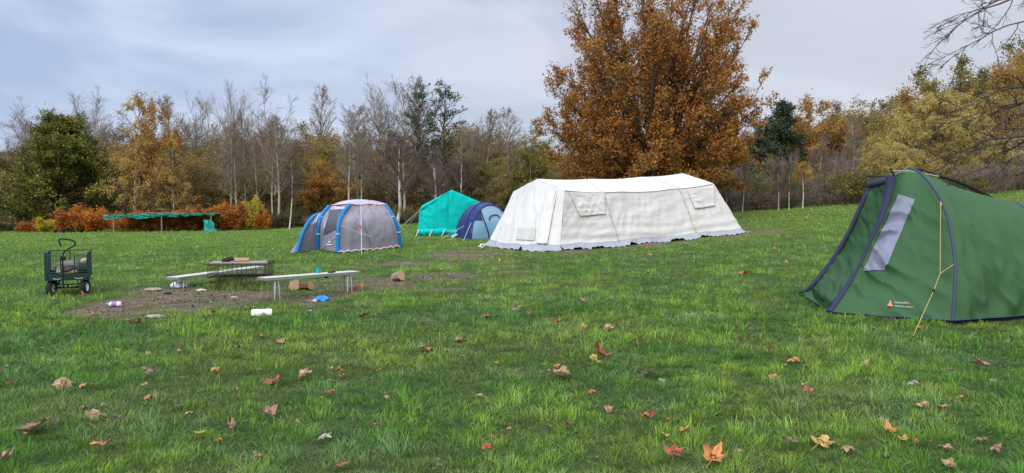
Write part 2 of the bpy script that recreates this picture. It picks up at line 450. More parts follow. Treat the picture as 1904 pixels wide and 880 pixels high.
# ------------------------------------------------------------------ trees
def nrm(v):
    return v/max(1e-9, math.sqrt(v[0]*v[0]+v[1]*v[1]+v[2]*v[2]))
def rot_off(d, ang, rs, az=None):
    a = np.cross(d, (0.0, 0.0, 1.0)) if abs(d[2]) < .95 else np.cross(d, (1.0, 0.0, 0.0))
    a = nrm(a); b = np.cross(d, a)
    w = rs.uniform(0, 2*PI) if az is None else az
    return nrm(d*math.cos(ang)+(a*math.cos(w)+b*math.sin(w))*math.sin(ang))
class Wood:
    def __init__(s, seed): s.rs = random.Random(seed); s.segs = []
    def branch(s, p, d, L, r, lev, spec):
        rs = s.rs; sp = spec[lev]; n = sp['n']; st = L/n
        last = lev == len(spec)-1
        rmin = sp.get('rmin', .006)
        kids = [] if last else sorted(rs.uniform(sp.get('start', .2), 1) for _ in range(sp['kids']))
        ki = 0
        for i in range(n):
            g = lambda: rs.gauss(0, sp['wob'])
            d = nrm(d+np.array([g(), g(), g()+sp['trop']]))
            q = p+d*st
            ra = max(rmin, r*(1-.8*i/n)); rb = max(rmin*.8, r*(1-.8*(i+1)/n))
            s.segs.append((*p, *q, ra, rb, lev))
            while ki < len(kids) and kids[ki] <= (i+1)/n:
                f = kids[ki]; ki += 1
                pos = p+(q-p)*(f*n-i)
                nd = rot_off(d, math.radians(rs.gauss(sp['ang'], sp.get('asd', 9))), rs)
                s.branch(pos, nd, L*sp['ratio']*(1.15-.6*f)*rs.uniform(.7, 1.25), ra*sp.get('rr', .55), lev+1, spec)
            p = q
    def arr(s): return np.array(s.segs)
def tubes(S, sides):
    """S: n x 9 segments; sides by level"""
    Vs = []; Qs = []; base = 0; lv = []
    for lev in np.unique(S[:, 8]).astype(int):
        k = sides[min(lev, len(sides)-1)]
        A = S[S[:, 8] == lev]; n = len(A)
        a = A[:, :3]; b = A[:, 3:6]; d = b-a; d /= np.linalg.norm(d, axis=1, keepdims=True)+1e-9
        ref = np.where(np.abs(d[:, 2:3]) < .9, np.array([[0, 0, 1.]]), np.array([[1., 0, 0]]))
        e1 = np.cross(d, ref); e1 /= np.linalg.norm(e1, axis=1, keepdims=True); e2 = np.cross(d, e1)
        w = np.arange(k)*2*PI/k
        ring = e1[:, None]*np.cos(w)[None, :, None]+e2[:, None]*np.sin(w)[None, :, None]
        V = np.concatenate([a[:, None]+ring*A[:, 6, None, None], b[:, None]+ring*A[:, 7, None, None]], 1)
        i = base+np.arange(n)[:, None]*2*k+np.arange(k)[None]
        j = base+np.arange(n)[:, None]*2*k+(np.arange(k)[None]+1) % k
        Qs.append(np.stack([i, j, j+k, i+k], -1).reshape(-1, 4)); Vs.append(V.reshape(-1, 3)); lv.append(np.full(n*2*k, lev)); base += n*2*k
    return np.concatenate(Vs), np.concatenate(Qs), np.concatenate(lv)
def leafcards(r, S, n, size, jit, pal, wts, squash=.65, droop=0, seed=0, clump=.9, drop=.0, elong=1.0):
    """leaf faces strewn round the twigs"""
    L = np.linalg.norm(S[:, 3:6]-S[:, :3], axis=1); idx = r.choice(len(S), n, p=L/L.sum())
    t = r.uniform(0, 1, n)[:, None]
    c = S[idx, :3]*(1-t)+S[idx, 3:6]*t+r.normal(0, jit, (n, 3))
    if drop:
        k = fbm(c[:, 0]*clump, c[:, 1]*clump, c[:, 2]*clump, seed=seed+3, o=2) > drop
        c = c[k]; n = len(c)
    a = r.normal(0, 1, (n, 3)); a[:, 2] = a[:, 2]*(1-droop)-droop*2; a /= np.linalg.norm(a, axis=1, keepdims=True)
    b = np.cross(a, r.normal(0, 1, (n, 3))); b /= np.linalg.norm(b, axis=1, keepdims=True)
    s = (size*r.uniform(.6, 1.4, n))[:, None]
    V = np.stack([c-a*s*.5*elong, c+b*s*.5*squash, c+a*s*.5*elong, c-b*s*.5*squash], 1).reshape(-1, 3)
    pal = np.array(pal); w = np.array(wts, float); w /= w.sum(); cum = np.cumsum(w)
    f = fbm(c[:, 0]*clump, c[:, 1]*clump, c[:, 2]*clump, seed=seed, o=2)
    f = np.clip((f-.5)*2.3+.5, 0, .999)*.6+r.uniform(0, 1, n)*.4
    ci = np.minimum(np.searchsorted(cum, f), len(pal)-1)
    col = pal[ci]*r.uniform(.65, 1.35, n)[:, None]
    return V, np.repeat(col, 4, 0)
PROTO = {}
def make_tree(key, seed, segs, split, barkc, twigc, leaf=None, sides=(8, 5, 4, 3), name='bare_tree'):
    """stores (name, trunk mesh, crown mesh, height)"""
    r = np.random.default_rng(seed)
    lowS = segs[segs[:, 8] <= split]; hiS = segs[segs[:, 8] > split]
    V, Q, lv = tubes(lowS, sides)
    nn = fbm(V[:, 0]*5, V[:, 1]*5, V[:, 2]*2, seed=seed)
    c = np.array(barkc)*(.6+.8*nn)[:, None]
    if name == 'birch_tree':
        dk = (vn(V[:, 0]*3, V[:, 1]*3, V[:, 2]*5, seed=seed) > .7)[:, None]; c = np.where(dk, c*.35, c)
    tm = np_mesh(name+'_trunk', V, [Q], c, smooth=True); tm.materials.append(M_BARK)
    Vs = []; Gs = []; Cs = []; base = 0
    if len(hiS):
        V, Q, lv = tubes(hiS, sides); nn = vn(V[:, 0]*2, V[:, 1]*2, V[:, 2]*2, seed=seed)
        Vs.append(V); Gs.append(Q); Cs.append(np.array(twigc)*(.6+.8*nn)[:, None]); base = len(V)
    if leaf:
        lf = dict(leaf); lm = lf.pop('lev', 2)
        V, C = leafcards(r, segs[segs[:, 8] >= lm], seed=seed, **lf)
        i = base+np.arange(len(V)//4)*4
        Vs.append(V); Cs.append(C); Gs.append(np.stack([i, i+1, i+2, i+3], 1))
    cm = np_mesh(name+'_crown', np.concatenate(Vs), [np.concatenate(Gs)], np.concatenate(Cs)); cm.materials.append(M_FOL)
    PROTO[key] = (name, tm, cm, float(max(segs[:, 5].max(), .1)), float(np.percentile(np.abs(segs[:, 3]), 97)))
def put_tree(key, x, y, H, label, group=None, W=None, rz=None, cat='tree', name=None):
    nm, tm, cm, h0, w0 = PROTO[key]
    e = empty(name or nm, onground(x, y, -.05), random.uniform(0, 6.28) if rz is None else rz)
    s = H/h0; sx = s if W is None else (W/2)/w0
    e.scale = (sx, sx, s)
    for n, m in (('stems' if 'bush' in nm or nm == 'shrub' else 'trunk', tm), ('crown', cm)):
        o = bpy.data.objects.new(n, m); COL.objects.link(o); o.parent = e
    tag(e, label, cat, group)
    return e
def by_px(key, px, top, y, label, group=None, Wpx=None, **k):
    x = (px-CX)/F*y; z = float(gz(x, y)); ztop = P(px, top, y).z
    return put_tree(key, x, y, ztop-z, label, group, W=None if Wpx is None else Wpx/F*y, **k)
def excurrent(seed, H, r0, hb, Rf, a0, a1, n1, spec, wob=.04, trop=.05, rr=.4):
    """one leading stem with side branches whose length follows Rf(height fraction)"""
    w = Wood(seed); rs = w.rs; n = 14; p = np.zeros(3); d = np.array([0, 0, 1.]); nodes = [p]
    for i in range(n):
        d = nrm(d+np.array([rs.gauss(0, wob), rs.gauss(0, wob), .12])); q = p+d*H/n
        w.segs.append((*p, *q, r0*(1-.92*(i/n)), r0*(1-.92*((i+1)/n)), 0)); p = q; nodes.append(p)
    for k in range(n1):
        f = hb+(1-hb)*((k+rs.random())/n1)*.98
        i = min(int(f*n), n-1); pos = nodes[i]+(nodes[i+1]-nodes[i])*(f*n-i)
        t = (f-hb)/(1-hb); ang = math.radians(a0+(a1-a0)*t+rs.gauss(0, 7))
        L = Rf(t)*rs.uniform(.75, 1.15)
        nd = rot_off(np.array([0, 0, 1.]), ang, rs, az=k*2.4+rs.gauss(0, .4))
        w.branch(pos, nd, L, r0*rr*(1-.8*f)+.015, 1, spec)
    return w.arr()
def S(n, wob, trop, kids=0, ang=35, ratio=.5, rmin=.008, start=.2, rr=.55, asd=9):
    return dict(n=n, wob=wob, trop=trop, kids=kids, ang=ang, ratio=ratio, rmin=rmin, start=start, rr=rr, asd=asd)
def decurrent(seed, H, r0, ht, nl, amax, Rw, spec, lev1_trop=.08, wob=.05, lean=0, egg=None):
    """short stem breaking into a fan of limbs"""
    w = Wood(seed); rs = w.rs; n = 6; p = np.zeros(3); d = nrm(np.array([lean, 0, 1.])); nodes = [p]
    for i in range(n):
        d = nrm(d+np.array([rs.gauss(0, wob), rs.gauss(0, wob), .1])); q = p+d*ht/n
        w.segs.append((*p, *q, r0*(1-.4*i/n), r0*(1-.4*(i+1)/n), 0)); p = q; nodes.append(p)
    up = H-ht
    for k in range(nl):
        t = (k+.5)/nl; ph = math.radians(amax)*t**.75
        L = 1/math.sqrt((math.cos(ph)/up)**2+(math.sin(ph)/Rw)**2)*rs.uniform(.88, 1.06)
        if egg:
            c0 = egg[0]-ht; A_ = (math.sin(ph)/Rw)**2+(math.cos(ph)/egg[1])**2; B_ = -2*c0*math.cos(ph)/egg[1]**2; C_ = (c0/egg[1])**2-1
            L = (-B_+math.sqrt(max(0, B_*B_-4*A_*C_)))/(2*A_)*rs.uniform(.86, .93)
        pos = nodes[-1] if t < .5 else nodes[-1]*(1-.45*(t-.5)*2)+nodes[0]*(.45*(t-.5)*2)
        nd = rot_off(np.array([0, 0, 1.]), ph, rs, az=k*2.4+rs.gauss(0, .3))
        w.branch(pos, nd, L, r0*(.42-.2*t), 1, spec)
    return w.arr()
TW = (.34, .26, .155); BK = (.30, .25, .18)
# bare trees (three forms)
for i in range(3):
    sg = decurrent(100+i, 15, .26, 5.5-i*.8, 9+i, 42+6*i, 4.6, [None, S(7, .07, .06, 11, 32, .48, .02), S(4, .1, .08, 7, 34, .55, .014), S(3, .1, .06, 5, 34, .6, .011), S(2, .1, .04, rmin=.009)])
    make_tree('bare%d' % i, 100+i, sg, 1, (.36, .32, .25), (.31, .25, .19))
# slim bare trees
sg = excurrent(120, 15, .2, .3, lambda t: 3.6*(1-t)**.6+.5, 50, 25, 34, [None, S(5, .08, .09, 7, 32, .5, .02), S(3, .1, .05, 6, 34, .6, .014), S(2, .1, .03, rmin=.011)])
make_tree('slim', 120, sg, 0, (.38, .34, .27), (.33, .26, .19))
# brown-leaved woodland trees
BROWN = [(.20, .14, .055), (.33, .23, .075), (.40, .25, .07), (.26, .22, .07), (.15, .15, .05)]
for i in range(3):
    sg = decurrent(130+i, 12, .24, 2.6+i*.5, 12, 62, 4.3, [None, S(6, .11, .06, 8, 40, .48, .02), S(4, .12, .04, 6, 38, .55, .016), S(3, .12, .02, rmin=.012)])
    make_tree('brown%d' % i, 130+i, sg, 1, BK, TW, dict(n=11000, size=.19, jit=.2, pal=BROWN, wts=[2, 3, 1.5, 3, 2], lev=2, drop=.40, clump=.8), name='woodland_tree')
OLIVE = [(.12, .13, .035), (.22, .20, .05), (.32, .25, .055), (.38, .26, .06)]
sg = decurrent(140, 12, .24, 2.4, 12, 60, 4.2, [None, S(6, .11, .06, 8, 40, .48, .02), S(4, .12, .04, 6, 38, .55, .016), S(3, .12, .02, rmin=.012)])
make_tree('olive', 140, sg, 1, BK, TW, dict(n=24000, size=.21, jit=.2, pal=OLIVE, wts=[3, 3, 2, 1], lev=2, drop=.30, clump=.8), name='woodland_tree')
RUST = [(.24, .13, .04), (.38, .19, .045), (.46, .24, .055), (.33, .21, .06)]
sg = decurrent(141, 12, .24, 2.6, 13, 66, 4.6, [None, S(6, .11, .06, 8, 40, .48, .02), S(4, .12, .04, 6, 38, .55, .016), S(3, .12, .02, rmin=.012)])
make_tree('rust', 141, sg, 1, BK, TW, dict(n=24000, size=.21, jit=.2, pal=RUST, wts=[2, 3, 3, 2], lev=2, drop=.30, clump=.7), name='oak_tree')
# golden birch
sg = excurrent(150, 14, .17, .14, lambda t: 3.6*(1-t)**.7+.6, 62, 30, 34, [None, S(5, .1, -.01, 8, 38, .5, .014), S(3, .12, -.1, 5, 36, .6, .01), S(3, .12, -.22, rmin=.008)])
make_tree('goldbirch', 150, sg, 0, (.38, .36, .31), (.13, .09, .06), dict(n=22000, size=.16, jit=.15, pal=[(.34, .20, .06), (.48, .30, .085), (.56, .38, .11), (.42, .21, .06)], wts=[2, 3, 3, 2], lev=2, drop=.47, droop=.4, clump=.8), name='birch_tree')
# bare birch, pale stem and purple brown twigs
for i in range(2):
    sg = excurrent(155+i, 9.5, .11, .3, lambda t: 2.5*(1-t)**.6+.4, 42, 22, 26, [None, S(5, .09, .06, 7, 32, .52, .014), S(3, .12, -.02, 7, 34, .62, .011), S(3, .12, -.06, rmin=.01)], wob=.06)
    make_tree('birch%d' % i, 155+i, sg, 0, (.60, .56, .50), (.17, .115, .115), name='birch_tree', sides=(7, 4, 3, 3))
# alder / pine with sparse dark green foliage
GREEN = [(.05, .07, .03), (.075, .105, .04), (.12, .145, .055)]
sg = excurrent(160, 16, .2, .25, lambda t: 2.9*(1-t)**.5+.5, 62, 35, 30, [None, S(5, .1, .05, 7, 40, .5, .016), S(3, .14, .03, 5, 40, .6, .012), S(2, .1, .02, rmin=.011)])
make_tree('alder', 160, sg, 0, (.13, .11, .09), (.10, .085, .07), dict(n=7500, size=.19, jit=.16, pal=GREEN, wts=[2, 3, 2], lev=2, drop=.47, clump=.9), name='alder_tree')
# dense dark evergreen at far left
def yewR(t): return 5.0*math.sqrt(max(0, 1-((t-.22)/.8)**2))*(1-.25*t)+.3
sg = excurrent(170, 10, .34, .04, yewR, 82, 22, 95, [None, S(6, .1, .05, 9, 38, .42, .016), S(3, .14, .03, 6, 42, .55, .012), S(2, .14, .0, rmin=.01)])
make_tree('yew', 170, sg, 0, (.10, .08, .06), (.07, .055, .035), dict(n=62000, size=.17, jit=.15, pal=[(.06, .08, .02), (.14, .16, .03), (.27, .25, .045), (.40, .33, .06)], wts=[3, 3, 3, 2], lev=2, drop=.36, clump=1.25), name='evergreen_tree')
# green conifer
sg = excurrent(171, 12, .22, .1, lambda t: 3.4*(1-t)**.65+.3, 80, 40, 60, [None, S(5, .08, .03, 8, 42, .45, .014), S(3, .12, 0, 5, 40, .55, .012), S(2, .1, -.03, rmin=.01)])
make_tree('conifer', 171, sg, 0, (.12, .09, .07), (.06, .05, .03), dict(n=34000, size=.18, jit=.16, pal=[(.05, .075, .042), (.08, .11, .06), (.12, .145, .075)], wts=[3, 3, 2], lev=2, drop=.30, clump=1.0), name='conifer')
# weeping willow
def wil(seed):
    w = Wood(seed); rs = w.rs
    p = np.zeros(3)
    for i in range(5):
        q = p+np.array([rs.gauss(0, .05), rs.gauss(0, .05), .7]); w.segs.append((*p, *q, .4-.03*i, .37-.03*i, 0)); p = q
    sp = [None, S(6, .1, .0, 11, 45, .45, .03), S(5, .1, -.18, 9, 40, .8, .012), S(6, .06, -.38, rmin=.007)]
    for k in range(24):
        t = (k+.5)/24; ph = math.radians(80*t**.7); L = 1/math.sqrt((math.cos(ph)/6.0)**2+(math.sin(ph)/5.0)**2)*rs.uniform(.85, 1.05)
        w.branch(p*(1-.3*t), rot_off(np.array([0, 0, 1.]), ph, rs, az=k*2.4), L, .13, 1, sp)
    a = w.arr(); return a[(a[:, 5] > .4) & (a[:, 2] > .4)]
WIL = [(.31, .235, .065), (.45, .34, .10), (.54, .42, .15), (.38, .30, .10)]
make_tree('willow', 180, wil(180), 1, (.13, .10, .07), (.22, .17, .06), dict(n=90000, size=.10, jit=.10, pal=WIL, wts=[2, 3, 3, 2], lev=3, drop=.24, droop=.8, elong=2.4, squash=.5, clump=.7), name='willow_tree')
# scrub, bushes, hedge plants
def shrub(seed, H, n, spread, spec, r=.02):
    w = Wood(seed); rs = w.rs
    for k in range(n):
        a = rs.uniform(0, 2*PI); q = rs.random()**.6*spread*.45
        d = nrm(np.array([math.cos(a)*rs.uniform(.05, .55), math.sin(a)*rs.uniform(.05, .55), 1.]))
        w.branch(np.array([math.cos(a)*q, math.sin(a)*q, 0]), d, H*rs.uniform(.65, 1.05), r, 0, spec)
    return w.arr()
sp = [S(5, .1, .03, 7, 30, .5, .014, start=.15), S(3, .13, .03, 5, 34, .6, .012), S(2, .1, .02, rmin=.011)]
make_tree('scrub', 190, shrub(190, 3.6, 34, 3, sp), 0, (.33, .25, .21), (.33, .25, .22), dict(n=900, size=.11, jit=.1, pal=[(.18, .12, .06), (.26, .17, .07)], wts=[1, 1], lev=1, drop=.45), name='shrub', sides=(3, 3, 3))
make_tree('scrubgreen', 191, shrub(191, 3.0, 26, 3, sp), 0, (.12, .10, .07), (.12, .10, .07), dict(n=5200, size=.13, jit=.12, pal=[(.15, .16, .045), (.27, .24, .06), (.38, .30, .07)], wts=[2, 2, 1], lev=1, drop=.36), name='shrub', sides=(3, 3, 3))
make_tree('darkbush', 192, shrub(192, 2.6, 26, 3, sp), 0, (.07, .055, .04), (.07, .055, .04), dict(n=7500, size=.15, jit=.14, pal=[(.08, .08, .03), (.15, .13, .045), (.25, .18, .06)], wts=[3, 3, 1], lev=1, drop=.3), name='shrub', sides=(3, 3, 3))
sp = [S(5, .1, .02, 9, 42, .42, .012, start=.05), S(3, .13, .02, 6, 42, .6, .009), S(2, .12, .0, rmin=.007)]
for i, pal in enumerate(([(.34, .10, .025), (.52, .18, .03), (.64, .27, .045), (.40, .11, .025)], [(.26, .08, .03), (.40, .13, .035), (.52, .19, .04), (.28, .12, .05)], [(.34, .30, .05), (.55, .45, .06), (.66, .48, .06)])):
    make_tree('hedge%d' % i, 195+i, shrub(195+i, 1.75, 16, 1.6, sp, .018), 0, (.12, .09, .07), (.10, .07, .05), dict(n=11000, size=.10, jit=.09, pal=pal, wts=[2, 3, 3, 2][:len(pal)], lev=1, drop=.3, clump=1.6), name='beech_bush' if i < 2 else 'yellow_bush', sides=(4, 3, 3))
make_tree('goldtop', 199, excurrent(199, 6, .07, .6, lambda t: 1.3*(1-t)**.5+.3, 60, 30, 16, [None, S(4, .1, .05, 6, 40, .5, .01), S(3, .12, .02, 4, 36, .6, .008), S(2, .1, 0, rmin=.007)]), 0, (.58, .53, .46), (.2, .14, .08),
          dict(n=2200, size=.14, jit=.1, pal=[(.42, .22, .06), (.55, .32, .09)], wts=[1, 1], lev=2, drop=.3), name='birch_tree')

# ---- the big autumn tree behind the marquee
def hero_wood():
    w = Wood(210); rs = w.rs; ez = [0, 1.2, 2.2, 3.5, 6.7, 9.9, 13, 15, 16.8]; er = [2.5, 4.3, 5.8, 6.6, 7.1, 6.7, 5.2, 3.6, .8]
    env = lambda p: math.hypot(p[0], p[1])/max(.15, np.interp(p[2], ez, er)) if p[2] < 16.8 else 9
    p = np.zeros(3); nodes = [p]
    for i in range(6):
        q = p+np.array([rs.gauss(0, .03), rs.gauss(0, .03), .45]); w.segs.append((*p, *q, .46-.03*i, .43-.03*i, 0)); p = q; nodes.append(p)
    sp = [None, S(9, .022, .012, 13, 25, .27, .018, start=.22, rr=.5), S(5, .07, .08, 7, 30, .5, .010), S(3, .12, .04, 3, 36, .6, .007), S(2, .12, .0, rmin=.006)]
    n = 86
    for k in range(n):
        t = (k+.5)/n; ph = math.radians(94)*t**.62
        pos = nodes[-1-int(rs.random()*2*t+t*1.9)]; nd = rot_off(np.array([0, 0, 1.]), ph, rs, az=k*2.39996+rs.gauss(0, .15))
        L = .5
        while env(pos+nd*L) < .93 and L < 16: L += .1
        w.branch(pos, nd, L*rs.uniform(.82, 1.0), .15-.07*t, 1, sp)
    A = w.arr(); e = np.array([env(r[3:6]) for r in A]); lim = 1.0+.12*np.random.default_rng(4).random(len(A))**2
    return A[(e < lim) | (A[:, 8] < 1)]
sg = hero_wood()
HERO = [(.18, .15, .04), (.32, .17, .04), (.43, .185, .042), (.34, .125, .036), (.48, .25, .05)]
make_tree('hero', 210, sg, 1, (.085, .065, .05), (.10, .075, .055), dict(n=150000, size=.13, jit=.12, pal=HERO, wts=[1, 3, 3.4, 2, 2.4], lev=3, drop=.32, clump=1.5, droop=.35, elong=1.25, squash=.6), name='hornbeam_tree', sides=(10, 6, 4, 3, 3))
put_tree('hero', (1213-CX)/F*43, 43, PROTO['hero'][3], 'big tree in rusty orange leaf towering behind the white marquee', rz=.6)

# ---- left and centre woodland, single trees
def t(*a, **k): by_px(*a, **k)
t('yew', 112, 203, 62, 'dense dark green tree at the left with yellow tinged foliage', Wpx=196, rz=1.)
t('goldbirch', 250, 170, 59.5, 'tall golden leaved birch beside the dark green tree', rz=.3, Wpx=100)
t('goldbirch', 322, 250, 60, 'shorter yellow leaved birch behind the teal netting', rz=2.1, Wpx=70)
t('rust', 283, 180, 70, 'rust topped tree directly behind the golden birch', Wpx=95)
bt = 'bare tree standing up against the sky '
for i, (px, top, y, key, lb, W) in enumerate([
    (15, 205, 84, 'bare0', bt+'at the far left edge', 150), (78, 178, 88, 'bare1', bt+'just left of the dark green tree', 130), (150, 168, 86, 'bare2', bt+'right behind the dark green tree', 140),
    (205, 158, 84, 'bare0', bt+'between dark green tree and golden birch', 110), (372, 160, 80, 'bare1', 'bare tree of many fine twigs above the teal netting', 115), (432, 142, 74, 'bare2', 'broad bare tree above the right end of the orange hedge', 105),
    (515, 137, 72, 'bare0', 'widest bare crown with a grey stem left of the grey tent', 118), (598, 153, 74, 'slim', 'slim bare tree right above the left side of the grey tent', 66), (722, 128, 70, 'bare1', 'tallest bare tree fanning out above the grey tent', 135),
    (775, 135, 76, 'slim', 'tall slim bare tree left of the dark green alder', 80), (668, 190, 78, 'slim', 'low bare tree left of the tallest bare tree', 90), (322, 175, 84, 'slim', 'thin bare tree between rust topped tree and netting', 90),
    (905, 200, 72, 'slim', 'purple brown bare tree above the blue tent', 80), (945, 195, 74, 'slim', 'purple brown bare tree left of the big orange tree', 75),
    (880, 210, 70, 'bare2', 'bare tree just right of the dark green alder', 90), (1290, 190, 80, 'bare1', 'bare tree half hidden behind the big orange tree', 110)]):
    t(key, px, top, y, lb, Wpx=W)
t('alder', 785, 150, 66, 'left dark green alder with thin crown above the grey tent', Wpx=80, rz=.2)
t('alder', 822, 146, 64, 'right dark green alder with the taller darker crown', Wpx=92, rz=2.4)
t('olive', 986, 232, 62, 'round golden brown tree between alders and big orange tree', Wpx=105, rz=1.7)
t('birch0', 740, 248, 50, 'forked white stemmed birch standing right of the grey tent', Wpx=95, rz=.4)
t('birch1', 812, 262, 54, 'white stemmed birch with purple twigs behind the teal tent', Wpx=66, rz=1.9)
t('birch1', 538, 285, 56, 'thin leaning white birch stem left of the grey tent', Wpx=46, rz=4.)
t('birch0', 868, 285, 60, 'pale birch stem rising behind the blue tent', Wpx=60, rz=4.6)
# ---- right woodland, single trees
t('conifer', 1438, 190, 66, 'dark green conifer right of the big orange tree', Wpx=118)
t('rust', 1497, 176, 68, 'orange crowned oak right of the dark conifer', Wpx=135, rz=1.)
t('olive', 1436, 282, 60, 'low yellow green tree under the dark conifer', Wpx=75, rz=2.)
t('brown1', 1560, 186, 70, 'brown leaved tree right of the orange oak', Wpx=140)
t('olive', 1598, 184, 74, 'thin yellow brown tree left of the willow', Wpx=120, rz=.5)
t('rust', 1670, 158, 84, 'dull red tree behind the left shoulder of the willow', Wpx=110, rz=3.)
t('willow', 1728, 168, 57, 'large yellow weeping willow behind the green tent', Wpx=190, rz=.7)
t('willow', 1668, 262, 52, 'lower yellow willow skirting the big willow on its left', Wpx=125, rz=2.9)
t('willow', 1782, 262, 54, 'small yellow willow right of the big willow', Wpx=95, rz=4.4)
t('olive', 1745, 112, 84, 'olive leaved tree on the slope above the willow', Wpx=165)
t('olive', 1805, 88, 82, 'broad olive brown tree high on the right slope', Wpx=175, rz=2.)
t('rust', 1885, 92, 78, 'rust brown tree at the right edge behind the bare branches', Wpx=165, rz=1.2)
t('olive', 1925, 62, 88, 'tallest olive green tree at the right edge of the slope', Wpx=150, rz=3.)
t('rust', 1850, 190, 66, 'lower orange brown tree right of the willow', Wpx=110, rz=5.)
t('brown0', 1905, 215, 62, 'low dark brown tree at the right edge of the field', Wpx=110)
t('brown2', 1845, 165, 74, 'dark brown tree between willow and rust brown tree', Wpx=110)
for px, top, lb in ((1352, 330, 'leftmost thin white birch stem in the right scrub'), (1380, 318, 'white birch stem just right of the marquee end'), (1447, 318, 'thin white birch stem left of the golden topped one'), (1466, 322, 'second thin white birch stem left of the golden topped one')):
    t('birch1', px, top-25, 47, lb, Wpx=26, rz=px)
t('goldtop', 1492, 300, 47, 'white stemmed birch with a small golden top', Wpx=34)
# ---- filler wood: several rows deep
REG = [(-400, 205, 'at the far left'), (205, 500, 'behind the orange hedge'), (500, 765, 'behind the grey tent'), (765, 965, 'behind the teal and blue tents'), (965, 1400, 'behind the big orange tree'), (1400, 1640, 'between big orange tree and willow'), (1640, 2400, 'on the slope at the right')]
def region(px):
    for a, b, s in REG:
        if a <= px < b: return s
    return REG[0][2]
def pale_stems():
    r_ = random.Random(12)
    for k in range(15):
        px = r_.choice([r_.uniform(330, 560), r_.uniform(640, 1000), r_.uniform(1500, 1640)]); y = r_.uniform(59.5, 63)
        if px > 1400: y -= 4
        lb = 'pale stemmed thin tree edging the wood '+region(px)
        by_px('slim', px, r_.uniform(205, 275), y, lb, lb.replace('tree', 'trees', 1), Wpx=r_.uniform(40, 62))
ENVX = [-250, 0, 60, 200, 300, 400, 500, 600, 700, 780, 860, 950, 1010, 1100, 1400, 1500, 1600, 1680, 1760, 1830, 1904, 2150]
ENVY = [285, 275, 262, 240, 235, 222, 232, 228, 238, 235, 225, 232, 262, 250, 235, 198, 194, 172, 135, 108, 88, 70]
rs = random.Random(5)
KIND = {'brown0': 'brown twiggy tree', 'brown1': 'brown twiggy tree', 'brown2': 'brown twiggy tree', 'olive': 'olive leaved tree', 'rust': 'rust leaved tree', 'slim': 'thin bare tree', 'bare0': 'spreading bare tree', 'bare1': 'spreading bare tree'}
for row, (y0, step, add) in enumerate(((66, 50, 34), (74, 52, 12), (84, 54, 0), (96, 60, -4))):
    px = -230+row*17
    while px < 2120:
        y = y0+rs.uniform(-2.5, 3)
        top = np.interp(px, ENVX, ENVY)+add+rs.uniform(-6, 34)
        right = px > 1400
        key = rs.choice(['brown0', 'brown1', 'brown2', 'brown0', 'olive', 'olive' if not right else 'rust', 'slim' if not right else 'brown1', 'rust' if (right or rs.random() < .3) else 'brown2'])
        if row == 0 and (1590 < px < 1850 or 1400 < px < 1530): px += step; continue
        if not (row == 0 and 20 < px < 340) and not (row == 0 and 740 < px < 850):
            lb = KIND[key]+' in the wood '+region(px)
            by_px(key, px+rs.uniform(-12, 12), top, y, lb, lb.replace('tree', 'trees', 1), Wpx=rs.uniform(95, 135))
        px += step*rs.uniform(.8, 1.2)
# undergrowth at the foot of the wood
for row, (y0, step, h0) in enumerate(((59, 30, 2.2), (63, 36, 3.4), (68, 44, 4.2))):
    px = -230
    while px < 2120:
        y = y0+rs.uniform(-1, 1.5)
        if row == 0 and (100 < px < 480): y += 3
        right = px > 1320
        if right: y -= 9
        key = rs.choice(['scrub', 'scrub', 'scrub', 'scrubgreen'] if right else ['darkbush', 'scrub', 'scrub', 'scrubgreen', 'scrub', 'scrubgreen'])
        h = h0*rs.uniform(.6, 1.2)*(.62 if not right else 1.05)
        if not (px > 1850 and row == 0):
            lb = {'scrub': 'purple brown leafless shrub at the foot of the wood ', 'scrubgreen': 'thin green brown shrub at the foot of the wood ', 'darkbush': 'dark leafy bush at the foot of the wood '}[key]+region(px)
            x = (px-CX)/F*y
            put_tree(key, x, y, h, lb, lb.replace('shrub', 'shrubs').replace('bush', 'bushes'), W=rs.uniform(2.6, 3.8), cat='bush')
        px += step*rs.uniform(.8, 1.2)

# distant woodland mass closing the gaps between the stems
pale_stems()
def far_wood():
    r = np.random.default_rng(77); n = 70000
    u = r.uniform(-1.05, 1.05, n); y = r.uniform(106, 126, n); x = u*y
    px = CX+F*u
    topz = CAMZ+(HZ-(np.interp(px, ENVX, ENVY)+42))/F*y
    bumps = 1.6*(fbm(x*.18, y*.1, seed=8, o=3)-.5)*2
    g = gz(x, y); h = (topz+bumps-g)*r.uniform(0, 1, n)**.8
    c = np.stack([x, y, g+h], 1)
    a = r.normal(0, 1, (n, 3)); a /= np.linalg.norm(a, axis=1, keepdims=True); b = np.cross(a, r.normal(0, 1, (n, 3))); b /= np.linalg.norm(b, axis=1, keepdims=True)
    s = r.uniform(.35, .9, n)[:, None]
    V = np.stack([c-a*s*.5, c+b*s*.35, c+a*s*.5, c-b*s*.35], 1).reshape(-1, 3); i = np.arange(n)*4
    pal = np.array([(.20, .15, .09), (.28, .20, .11), (.17, .16, .08), (.34, .22, .10)])
    f = np.clip((fbm(x*.12, y*.12, h*.15, seed=9)-.5)*2.5+.5, 0, .999); col = pal[(f*4).astype(int)]*r.uniform(.6, 1.4, n)[:, None]
    tag(link('distant_wood', np_mesh('distant_wood', V, [np.stack([i, i+1, i+2, i+3], 1)], np.repeat(col, 4, 0)), M_FOL), 'brown mass of woodland far behind the single trees', 'woodland', kind='stuff')
far_wood()

